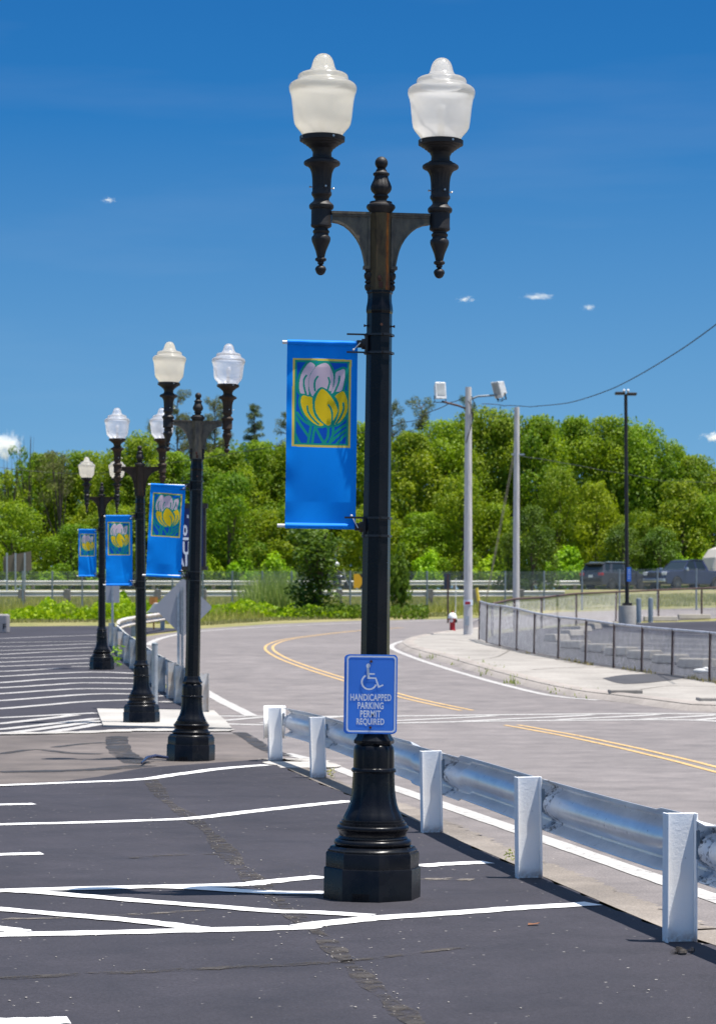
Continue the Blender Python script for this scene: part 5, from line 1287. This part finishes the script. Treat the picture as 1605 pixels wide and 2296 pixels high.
def scots(seed):
    rr = random.Random(seed); lobes = []
    for i in range(34):
        tt = rr.random(); a = rr.uniform(0, 6.28); q = rr.uniform(.2, 3.0) * (1.1 - .5 * tt); lobes.append((q * math.cos(a) - .5, q * math.sin(a), 7.2 + 4.3 * tt, rr.uniform(.55, .95)))
    L = lobes_leaves(lobes, 190, .22, seed, .5, .3, .25)
    b = trunk_mb(10.5, .22, [l[:3] for l in lobes[::3]], seed, .4); return leaf_mesh('crown', L, MT['needle']), b.mesh('trunk', MT['bark'], 60)
def bush(seed, mat, n=22, leaf=.22, low=.25):
    rr = random.Random(seed); lobes = []
    for i in range(n):
        a = rr.uniform(0, 6.28); q = rr.uniform(0, 1.15); z = .5 + 1.6 * rr.random() * math.cos(q * .9); lobes.append((q * math.cos(a), q * math.sin(a), z, rr.uniform(.35, .6)))
    L = lobes_leaves(lobes, 420, leaf, seed, .9)
    return leaf_mesh('crown', L, MT[mat]), trunk_mb(1.6, .05, [l[:3] for l in lobes[:8]], seed).mesh('trunk', MT['bark'], 60)
def ivy(seed):
    rr = random.Random(seed); lobes = []
    for i in range(36):
        z = 4.4 * (i / 35) ** 1.0; wd = .75 + .75 * max(0, (z - 2.4) / 2.0); a = rr.uniform(0, 6.28); q = wd * rr.uniform(.1, .8); lobes.append((q * math.cos(a), q * math.sin(a), z + .1, rr.uniform(.35, .62)))
    L = lobes_leaves(lobes, 420, .16, seed, 1.0, .2)
    return leaf_mesh('crown', L, MT['leaf_d']), trunk_mb(4.6, .14, [l[:3] for l in lobes[20:34]], seed, .5).mesh('trunk', MT['bark'], 60)
VAR = {'broad': [broad(11), broad(12, low=.12), broad(13, rad=4.4), broad(14, low=.25, nl=40), broad(15, rad=3.7)],
       'mid': [broad(21, 8, 3.3, .06, 36, .22, per=260), broad(22, 8, 3.0, .05, 34, .22, per=260)],
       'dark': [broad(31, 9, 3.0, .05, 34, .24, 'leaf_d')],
       'sparse': [sparse(41), sparse(42)], 'pine': [needle_tree(51, 14, 2.6, .45, False), needle_tree(52, 14, 2.4, .5, False)], 'spruce': [needle_tree(53, 14, 2.1, .3, True)],
       'scots': [scots(61)], 'bush': [bush(71, 'leaf_b'), bush(72, 'leaf_b', 26)], 'ivy': [ivy(81)], 'shrub': [bush(83, 'leaf_d', 24, .2)]}
VH = {'broad': 12.4, 'mid': 8.2, 'dark': 9.2, 'sparse': 11.6, 'pine': 14.3, 'spruce': 14.2, 'scots': 12.2, 'bush': 2.5, 'ivy': 5.0, 'shrub': 2.5}
VW = {'broad': 8.6, 'mid': 6.6, 'dark': 6.2, 'sparse': 5.0, 'pine': 5.4, 'spruce': 4.3, 'scots': 6.4, 'bush': 3.2, 'ivy': 3.2, 'shrub': 3.2}
cnt = {}
def plant(kind, px, top, Y, wpx, label, name=None, cat='tree', group=None, rz=None):
    i = cnt.get(kind, 0); cnt[kind] = i + 1
    cr, tr = VAR[kind][i % len(VAR[kind])]; p = gx(px, Y); Ht = at(px, top, Y).z - p.z; sz = Ht / VH[kind]; sw = wpx * Y / F / VW[kind]
    t = thing(name or {'bush': 'bush', 'shrub': 'bush', 'spruce': 'spruce_tree', 'pine': 'pine_tree', 'scots': 'pine_tree'}.get(kind, 'leafy_tree'), label, cat, p, rz if rz is not None else rnd.uniform(0, 6.28), group)
    t.scale = (sw, sw, sz)
    for nm, me in (('crown', cr), ('trunk', tr)):
        o = bpy.data.objects.new(nm, me); COL.objects.link(o); o.parent = t
    return t
A = 'trees beyond the highway'
plant('sparse', 22, 1035, 177, 100, 'sparse thin-stemmed tree at the left edge, beside the brown sign back', group=A)
plant('sparse', 62, 990, 178, 90, 'thin-stemmed tree reaching above the right end of the brown sign back', group=A)
plant('sparse', -40, 1030, 180, 120, 'leafy tree cut off by the left edge above the brown sign', group=A)
plant('scots', 132, 993, 176, 130, 'flat-topped pine with a bare reddish trunk left of the farthest lamp', group=A, rz=.4)
B_ = [(100, 1012, 184, 150, 'green tree behind the flat-topped pine'), (190, 1008, 184, 150, 'bright green tree rising behind the leftmost lamp globes'), (258, 1030, 182, 130, 'leafy tree behind the farthest lamp and third lamp'),
      (312, 968, 181, 150, 'tall leafy tree topping the third lamp between its globes'), (392, 1010, 181, 150, 'leafy tree directly behind the second lamp arm'), (505, 1005, 181, 170, 'leafy tree right of the second lamp post'),
      (585, 985, 184, 150, 'leafy tree below the spire-shaped spruce'), (650, 985, 184, 150, 'leafy tree behind the left edge of the large banner'), (730, 955, 183, 170, 'leafy tree hidden mostly by the large banner'),
      (815, 940, 184, 150, 'leafy tree directly behind the nearest lamp post'), (925, 965, 181, 160, 'leafy tree just right of the nearest lamp post'), (1000, 935, 183, 150, 'leafy tree left of the floodlight pole'),
      (1075, 908, 184, 150, 'tall leafy tree between the two timber poles'), (1140, 920, 183, 140, 'leafy tree whose top meets the bare timber pole'), (1215, 925, 182, 150, 'leafy tree right of the bare timber pole'),
      (1292, 930, 184, 150, 'rounded leafy tree with its top left of the parking light'), (1365, 927, 184, 150, 'rounded leafy tree right behind the parking light head'), (1432, 945, 183, 150, 'leafy tree on the falling skyline right of the parking light'),
      (1500, 985, 182, 140, 'leafy tree halfway down the falling skyline at the right'), (1562, 1018, 181, 150, 'leafy tree above the pickup truck'), (1640, 1045, 181, 160, 'leafy tree cut off by the right edge')]
for px, top, Y, w, lab in B_: plant('broad', px, top - 6, Y, w * 1.28, lab, group=A)
for px, top, Y, w, lab in [(398, 893, 196, 120, 'open-branched pine poking up behind the second lamp'), (482, 896, 197, 110, 'pine with wispy top right of the second lamp globe'), (648, 928, 196, 100, 'pine top showing left of the large banner'),
                           (878, 908, 196, 110, 'pine top just right of the nearest lamp post'), (945, 905, 197, 140, 'broad hazy pine crown left of the floodlight pole'), (350, 950, 197, 80, 'pine tip showing behind the third lamp globe'), (1050, 905, 198, 80, 'pine tip behind the floodlight pole top')]:
    plant('pine', px, top, Y, w, lab, group=A)
plant('spruce', 571, 902, 195, 90, 'spire-shaped spruce standing alone on the skyline between lamp and banner', group=A)
M_ = [(30, 1120, 'low leafy tree under the thin stems at the left edge'), (165, 1172, 'low leafy tree left of the smallest banner'), (262, 1130, 'low leafy tree between the two left banners'), (345, 1085, 'low leafy tree behind the second banner'),
      (440, 1150, 'low leafy tree right behind the navy sign'), (515, 1055, 'low leafy tree with bright leaves right of the navy sign'), (600, 1135, 'low leafy tree left of the ivy covered tree'), (680, 1085, 'low leafy tree below the large banner'), (840, 1130, 'low leafy tree behind the nearest lamp shaft'),
      (950, 1145, 'low leafy tree right of the nearest lamp shaft'), (1035, 1055, 'low leafy tree behind the floodlight pole shaft'), (1110, 1125, 'low leafy tree between the timber poles'), (1250, 1035, 'low leafy tree right of the bare timber pole'), (1335, 1075, 'low leafy tree left of the parking light shaft'),
      (1440, 1140, 'low leafy tree right of the parking light shaft'), (1525, 1070, 'low leafy tree above the pickup cab'), (1600, 1100, 'low leafy tree above the trailer')]
for px, top, lab in M_: plant('mid', px, top, 175 + rnd.uniform(-1.5, 1.5), rnd.uniform(125, 185), lab, group='low trees along the highway')
U_ = [(960, 1222, 95, 'bright yellow-green bush right of the nearest lamp, above the highway rail'), (1268, 1212, 100, 'bright bush left of the charcoal vehicle'), (1395, 1252, 90, 'bright bush above the roof of the charcoal vehicle'), (1462, 1250, 90, 'bright bush between the two dark vehicles'),
      (1525, 1232, 120, 'bright bush above the pickup cab roof'), (1100, 1235, 100, 'bright bush between the two timber poles'), (545, 1240, 100, 'bright bush left of the ivy covered tree'), (470, 1232, 90, 'bright bush beside the navy sign'), (620, 1225, 90, 'bright bush right against the ivy covered tree'), (1590, 1225, 110, 'bright bush over the trailer nose'), (230, 1265, 100, 'bright bush between the two left lamp posts'), (120, 1275, 110, 'bright bush right of the brown sign back')]
for px, top, w, lab in U_: plant('bush', px, top, 172, w, lab, cat='bush', group='bright bushes along the highway')
plant('ivy', 705, 1178, 114, 205, 'dark ivy covered tree standing on the verge below the large banner', name='ivy_covered_tree', rz=.6)
plant('shrub', 893, 1188, 116, 78, 'dark tall shrub half hidden by the nearest lamp post', cat='bush')
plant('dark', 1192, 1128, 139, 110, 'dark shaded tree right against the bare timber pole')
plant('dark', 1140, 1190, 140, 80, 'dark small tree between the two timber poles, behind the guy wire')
plant('dark', 1395, 1172, 171, 120, 'dark-leaved tree put in as canopy shade behind the parking light shaft')  # added tree, its dark leaf colour stands for the shade under the canopy
plant('dark', 1478, 1178, 171, 120, 'dark-leaved tree put in as canopy shade above the gap between the vehicles')  # second added tree, under-canopy shade put into its leaf colour
# far wood closing the background
rs = np.random.RandomState(5); lob = []
for x in np.arange(-62, 62, 1.6):
    px = CX + x * F / 207; top = np.interp(px, [0, 300, 700, 1100, 1400, 1605], [1045, 1000, 985, 950, 968, 1070])
    zt = EYE + (HY - top) * 207 / F
    for k in range(8): lob.append((x + rs.uniform(-1, 1), 207 + rs.uniform(-3, 3), 3.8 + (zt - 4.6) * (k + rs.rand()) / 8, rs.uniform(1.2, 1.9)))
o = bpy.data.objects.new('woodland', leaf_mesh('woodland', lobes_leaves(lob, 90, .42, 9, .9), MT['leaf_d'])); COL.objects.link(o)  # dark leaf colour paints the shaded depth between the trees in front
tag(o, 'dense far wood filling the gaps between the trees', 'woodland', kind='stuff')

# ------------------------------------------------------------------ ground cover
def cover(name, label, n, fn, size, mat, asp, lift, seed, nz=.6):
    rs = np.random.RandomState(seed); C = []; Sz = []; T = []
    while len(C) < n:
        q = fn(rs)
        if q is None: continue
        x, y, hh = q; s_ = size * rs.uniform(.6, 1.4); C.append((x, y, h(y) + lift + hh * rs.rand())); Sz.append(s_); T.append(rs.uniform(.1, .9))
    C = np.array(C); nn = rs.normal(size=(n, 3)); nn[:, 2] = np.abs(nn[:, 2]) * nz
    o = bpy.data.objects.new(name, leaf_mesh(name, (C, np.array(Sz), nn, np.full(n, asp), np.array(T)), MT[mat])); COL.objects.link(o); tag(o, label, name, kind='stuff'); return o
def blades(name, label, n, fn, mat, seed, ht):
    rs = np.random.RandomState(seed); V = []; T = []
    while len(V) < 3 * n:
        q = fn(rs)
        if q is None: continue
        x, y, k = q; a = rs.uniform(0, 6.28); w = .02 + .02 * rs.rand(); hh = ht * k * rs.uniform(.5, 1.3); z = h(y)
        V += [(x - w * math.cos(a), y - w * math.sin(a), z - .02), (x + w * math.cos(a), y + w * math.sin(a), z - .02), (x + rs.normal() * hh * .22, y + rs.normal() * hh * .22, z + hh)]; T.append(rs.uniform(.05, .95))
    me = bpy.data.meshes.new(name); me.vertices.add(len(V)); me.vertices.foreach_set('co', np.array(V).ravel()); m_ = len(V) // 3
    me.loops.add(len(V)); me.loops.foreach_set('vertex_index', np.arange(len(V))); me.polygons.add(m_); me.polygons.foreach_set('loop_start', np.arange(m_) * 3)
    at_ = me.attributes.new('tint', 'FLOAT', 'FACE'); at_.data.foreach_set('value', np.array(T, np.float32)); me.materials.append(MT[mat]); me.update(calc_edges=True)
    o = bpy.data.objects.new(name, me); COL.objects.link(o); tag(o, label, 'grass', kind='stuff')
def edge_py(px): return np.interp(px, [0, 215, 370, 450, 600, 800, 1000, 1100, 1250, 1605, 1800], [1396, 1394, 1398, 1402, 1392, 1386, 1382, 1380, 1368, 1358, 1354])
def verge(rs, y0=0, y1=0):
    px = rs.uniform(-60, 1700); Y = rs.uniform(104, 145); x = (px - CX) / F * Y
    lim = g(px, edge_py(px))[1]
    if Y < lim + .5: return None
    return x, Y, (.55 + .45 * math.sin(x * .9) * math.cos(Y * .5)) * (.35 if Y < lim + 4 else 1) * (1 if Y < 128 else max(.22, 1 - (Y - 128) * .055))
blades('grass', 'long pale grass on the bank below the highway', 60000, verge, 'grass', 3, .55)
def dry(rs):
    px = rs.uniform(-60, 1000); lim = g(px, edge_py(px))[1]; Y = lim + rs.uniform(.0, 3.5); return (px - CX) / F * Y, Y, rs.uniform(.3, 1)
blades('dry_grass', 'short dry grass along the road edge', 9000, dry, 'drygrass', 4, .16)
def reeds(rs):
    px = rs.normal(615, 32); Y = rs.uniform(119, 124); return (px - CX) / F * Y, Y, rs.uniform(.6, 1.1)
blades('tall_grass', 'tall pale reed grass beside the ivy covered tree', 2600, reeds, 'grass', 5, 1.7)
def weed(rs):
    px = rs.uniform(10, 800)
    if 352 < px < 452 and rs.rand() < .5: return None
    top = np.interp(px, [10, 60, 110, 190, 260, 330, 350, 455, 520, 600, 700, 800], [.25, .45, .65, .6, .85, 1.0, .8, .6, .55, .55, .5, .4])
    Y = rs.uniform(108, 117.5) if px < 452 else rs.uniform(112, 119)
    x = (px - CX) / F * Y
    return x, Y, top * (.75 + .3 * math.sin(x * 2.1) + .2 * math.sin(x * 5.3 + Y))
cover('weeds', 'bright green low weeds and vines between road and highway bank', 15000, weed, .20, 'leaf_b', .7, .02, 6)
def weed2(rs):
    px = rs.uniform(660, 960); Y = rs.uniform(111, 116); return (px - CX) / F * Y, Y, .5
cover('weeds', 'dark low weeds round the ivy covered tree', 1800, weed2, .18, 'leaf_d', .6, .02, 7)
def kerbweed(rs):
    k = rs.randint(0, 7); c = [(975, 1474), (1030, 1488), (1085, 1497), (1100, 1508), (1160, 1528), (1255, 1550), (1310, 1558)][k]
    p = g(c[0] + rs.normal() * 16, c[1] + rs.normal() * 3); return p[0], p[1], rs.uniform(.3, 1)
blades('kerb_weeds', 'small weeds growing in the kerb joint of the pavement', 500, kerbweed, 'grass', 8, .16)
def fenceweed(rs):
    px = rs.uniform(1180, 1620); py = np.interp(px, [1180, 1300, 1400, 1500, 1605], [1473, 1496, 1510, 1526, 1542]) + rs.normal() * 1.2
    if math.sin(px * .045) < -.1: return None
    p = g(px, py); return p[0], p[1], rs.uniform(.3, 1)
blades('fence_weeds', 'dry leaves and weeds along the foot of the chain link fence', 900, fenceweed, 'drygrass', 9, .2)
p = gz(262, 1492)
for i, (px, py, hh, lab) in enumerate(((262, 1494, .5, 'small green weed at the foot of the farthest lamp'), (741, 1744, .13, 'grass tuft at the foot of the second guardrail post'), (1143, 1930, .10, 'tiny grass tuft on the gravel strip near the guardrail'))):
    p = g(px, py); rs = np.random.RandomState(20 + i); n = 40
    C = np.stack([p[0] + rs.normal(size=n) * .12 * (hh + .1), p[1] + rs.normal(size=n) * .12 * (hh + .1), h(p[1]) + hh * rs.rand(n)], 1)
    o = bpy.data.objects.new('weed', leaf_mesh('weed', (C, np.full(n, hh * .3), rs.normal(size=(n, 3)), np.full(n, .3), rs.rand(n)), MT['leaf_b' if i == 0 else 'grass'])); COL.objects.link(o)
    t_ = Vector((*p, h(p[1]))); o.data.transform(Matrix.Translation(-t_)); o.location = t_; tag(o, lab, 'weed', 'small weeds')
# loose stones and litter on the tarmac
rs = np.random.RandomState(12); b = MB()
for i in range(80):
    px, py = rs.uniform(0, 1500), rs.uniform(1760, 2290); p = gz(px, py)
    if px > 900 + (py - 1820) * 1.9: continue
    s_ = rs.uniform(.003, .007); b.blob((p.x, p.y, p.z + .003 + s_ * .4), (s_, s_ * rs.uniform(.6, 1), s_ * .6), 6, 4)
CP = smooth_line([(335, 1745), (372, 1795), (425, 1832), (470, 1868), (520, 1925), (560, 1965), (600, 1995), (660, 2055), (715, 2095), (760, 2140), (805, 2185), (860, 2235), (905, 2275)], 12)
for i in range(190):
    c_ = CP[rs.randint(0, len(CP))]; k_ = .35 + (c_[1] - 1745) / 550; p = gz(c_[0] + rs.normal() * 22 * k_, c_[1] + rs.normal() * 9 * k_); s_ = rs.uniform(.002, .006); b.blob((p.x, p.y, p.z + .004 + s_ * .4), (s_, s_ * .8, s_ * .6), 5, 4)
tag(b.build('loose_stones', MT['stone'], smooth=80), 'scattered tiny pale stones on the dark tarmac', 'stones', kind='stuff')
p = gz(1195, 2076); b = MB(); b.prism([(-.03, -.015, 0), (.02, -.02, .006), (.035, .005, .012), (0, .02, .004), (-.025, .012, .008)], (0, 0, .002)); o = b.build('dry_leaf', MT['deadleaf']); o.location = p + Vector((0, 0, .005)); tag(o, 'curled brown leaf lying on the tarmac below the guardrail', 'leaf')
p = gz(1570, 1525); b = MB(); b.blob((0, 0, .07), (.17, .12, .06), 10, 6); b.blob((.10, 0, .11), (.07, .08, .05), 8, 5); o = b.build('litter', MT['litter'], smooth=70); o.location = p + Vector((0, 0, .12)); tag(o, 'crumpled white litter at the foot of the pavement fence', 'litter')
p = gz(1520, 2140); b = MB()
for i in range(10): b.blob((rs.normal() * .03, rs.normal() * .02, .01 + .01 * rs.rand()), (.022, .018, .016), 6, 4)
o = b.build('dirt_clod', MT['crack']); o.location = p + Vector((0, 0, .002)); tag(o, 'dark clod of dirt beside the nearest guardrail post', 'dirt')
# curled plastic edging by the second lamp
b = MB(); P = [gz(x, y) + Vector((0, 0, .03 + d)) for x, y, d in ((318, 1717, .0), (330, 1709, .02), (350, 1706, .025), (378, 1707, .01))]
b.tube(P, [.012, .02, .022, .015], 8); tag(b.build('curled_edging', MT['car_navy'], smooth=60), 'curled dark strip lying beside the second lamp base', 'edging strip')

# ------------------------------------------------------------------ clouds
def cloud(label, px, py, wpx, hpx, dens, seed, Y=900):
    c = at(px, py, Y); k = Y / F; b = MB(); b.blob((0, 0, 0), (1, 1, 1), 20, 12); o = b.build('cloud', CLOUD(dens, seed, k * wpx / 2), smooth=80); o.location = c; o.scale = (wpx * k / 2, wpx * k / 3, hpx * k / 2)
    tag(o, label, 'cloud', 'small clouds')
def CLOUD(dens, seed, rad):
    m = bpy.data.materials.new('cloud_vapour'); m.use_nodes = True; t = m.node_tree; t.nodes.clear(); out = t.nodes.new('ShaderNodeOutputMaterial')
    v = t.nodes.new('ShaderNodeVolumePrincipled'); v.inputs['Color'].default_value = (1, 1, 1, 1); v.inputs['Anisotropy'].default_value = .2
    tc = t.nodes.new('ShaderNodeTexCoord'); ln = t.nodes.new('ShaderNodeVectorMath'); ln.operation = 'LENGTH'; t.links.new(tc.outputs['Object'], ln.inputs[0])
    mp = t.nodes.new('ShaderNodeMapping'); mp.inputs['Location'].default_value = (seed * 3.7, seed, 0); mp.inputs['Scale'].default_value = (1, 1, .6); t.links.new(tc.outputs['Object'], mp.inputs[0])
    nz = t.nodes.new('ShaderNodeTexNoise'); nz.inputs['Scale'].default_value = 2.6; nz.inputs['Detail'].default_value = 5; nz.inputs['Roughness'].default_value = .6; t.links.new(mp.outputs[0], nz.inputs[0])
    s1 = t.nodes.new('ShaderNodeMath'); s1.operation = 'MULTIPLY_ADD'; s1.inputs[1].default_value = 2.6; s1.inputs[2].default_value = -.75; t.links.new(nz.outputs['Fac'], s1.inputs[0])
    s2 = t.nodes.new('ShaderNodeMath'); s2.operation = 'SUBTRACT'; t.links.new(s1.outputs[0], s2.inputs[0]); t.links.new(ln.outputs['Value'], s2.inputs[1])
    s3 = t.nodes.new('ShaderNodeMath'); s3.operation = 'MULTIPLY'; s3.use_clamp = False; s3.inputs[1].default_value = dens / rad * 6; t.links.new(s2.outputs[0], s3.inputs[0])
    s4 = t.nodes.new('ShaderNodeMath'); s4.operation = 'MAXIMUM'; s4.inputs[1].default_value = 0; t.links.new(s3.outputs[0], s4.inputs[0])
    t.links.new(s4.outputs[0], v.inputs['Density']); t.links.new(v.outputs[0], out.inputs['Volume']); return m
cloud('small bright cloud behind the left edge trees', 14, 1000, 120, 90, 2.2, 1)
cloud('tiny faint cloud in the upper left sky', 243, 449, 46, 18, .6, 2)
cloud('thin small cloud left of the pair above the timber poles', 1044, 671, 62, 18, .7, 3)
cloud('widest thin cloud above the bare timber pole', 1205, 665, 100, 20, .8, 4)
cloud('small faint cloud lowest of the three above the trees', 1320, 689, 44, 20, .6, 5)
cloud('white cloud cut off by the right edge above the trees', 1608, 980, 96, 36, 2.2, 6)

# ------------------------------------------------------------------ sky, sun, camera
SUN_EL = 73.5
sd = Vector((-.25, .07, 0)).normalized() * math.cos(R(SUN_EL)); sd.z = -math.sin(R(SUN_EL))    # direction the light travels
L = bpy.data.lights.new('sun', 'SUN'); L.energy = 4.2; L.angle = R(.53); L.color = (1, .955, .89)
so = bpy.data.objects.new('sun', L); COL.objects.link(so); so.rotation_euler = sd.to_track_quat('-Z', 'Y').to_euler(); so.location = (20, -5, 60)
W_ = bpy.data.worlds.new('World'); SC.world = W_; W_.use_nodes = True; t = W_.node_tree; bg = t.nodes['Background']
sk = t.nodes.new('ShaderNodeTexSky'); sk.sky_type = 'NISHITA'; sk.sun_disc = False; sk.sun_elevation = R(SUN_EL); sk.sun_rotation = math.atan2(-sd.x, -sd.y); sk.air_density = 1.0; sk.dust_density = .3; sk.ozone_density = 2.5
tc = t.nodes.new('ShaderNodeTexCoord'); sep = t.nodes.new('ShaderNodeSeparateXYZ'); t.links.new(tc.outputs['Generated'], sep.inputs[0])
rp_ = t.nodes.new('ShaderNodeValToRGB'); e = rp_.color_ramp.elements
STOPS = [(0.0, (.30, .52, .74)), (.07, (.140, .365, .640)), (.13, (.078, .275, .575)), (.20, (.017, .180, .50)), (.30, (.004, .115, .40)), (.55, (.05, .19, .50)), (.80, (.26, .42, .68)), (1.0, (.85, .95, 1.05))]
while len(e) < len(STOPS): e.new(.5)
for i, (p, c) in enumerate(STOPS): e[i].position = p; e[i].color = (*c, 1)
t.links.new(sep.outputs[2], rp_.inputs[0])
ns = t.nodes.new('ShaderNodeTexNoise'); mpp = t.nodes.new('ShaderNodeMapping'); mpp.inputs['Scale'].default_value = (2.2, 2.2, 16); mpp.inputs['Rotation'].default_value = (0, R(8), 0)
t.links.new(tc.outputs['Generated'], mpp.inputs[0]); t.links.new(mpp.outputs[0], ns.inputs[0]); ns.inputs['Scale'].default_value = 1.6; ns.inputs['Detail'].default_value = 5; ns.inputs['Roughness'].default_value = .55
nr = t.nodes.new('ShaderNodeMapRange'); t.links.new(ns.outputs['Fac'], nr.inputs[0]); nr.inputs[1].default_value = .5; nr.inputs[2].default_value = .8; nr.inputs[3].default_value = 0; nr.inputs[4].default_value = .06
wm = t.nodes.new('ShaderNodeMix'); wm.data_type = 'RGBA'; t.links.new(nr.outputs[0], wm.inputs[0]); t.links.new(rp_.outputs[0], wm.inputs[6]); wm.inputs[7].default_value = (.75, .80, .88, 1)
ml = t.nodes.new('ShaderNodeVectorMath'); ml.operation = 'SCALE'; ml.inputs['Scale'].default_value = 5.7; t.links.new(wm.outputs[2], ml.inputs[0])
mx = t.nodes.new('ShaderNodeMix'); mx.data_type = 'RGBA'; mx.inputs[0].default_value = .975; t.links.new(sk.outputs[0], mx.inputs[6]); t.links.new(ml.outputs[0], mx.inputs[7])
t.links.new(mx.outputs[2], bg.inputs[0]); bg.inputs[1].default_value = .10

cam = bpy.data.cameras.new('camera'); co = bpy.data.objects.new('camera', cam); COL.objects.link(co); SC.camera = co
co.location = (0, 0, EYE); co.rotation_euler = (R(90), 0, 0)
cam.sensor_fit = 'VERTICAL'; cam.sensor_height = 36; cam.sensor_width = 36 * 1605 / 2296; cam.lens = F / 2296 * 36; cam.shift_y = (HY - 1148) / 2296; cam.clip_end = 6000; cam.clip_start = .1
cam.dof.use_dof = True; cam.dof.focus_distance = 14.1; cam.dof.aperture_fstop = 7.5
SC.view_settings.view_transform = 'Standard'; SC.view_settings.look = 'None'; SC.view_settings.exposure = .85; SC.view_settings.gamma = 1
SC.cycles.max_bounces = 18; SC.cycles.diffuse_bounces = 16; SC.cycles.transmission_bounces = 16; SC.cycles.volume_bounces = 6; SC.cycles.transparent_max_bounces = 16; SC.cycles.volume_step_rate = 1
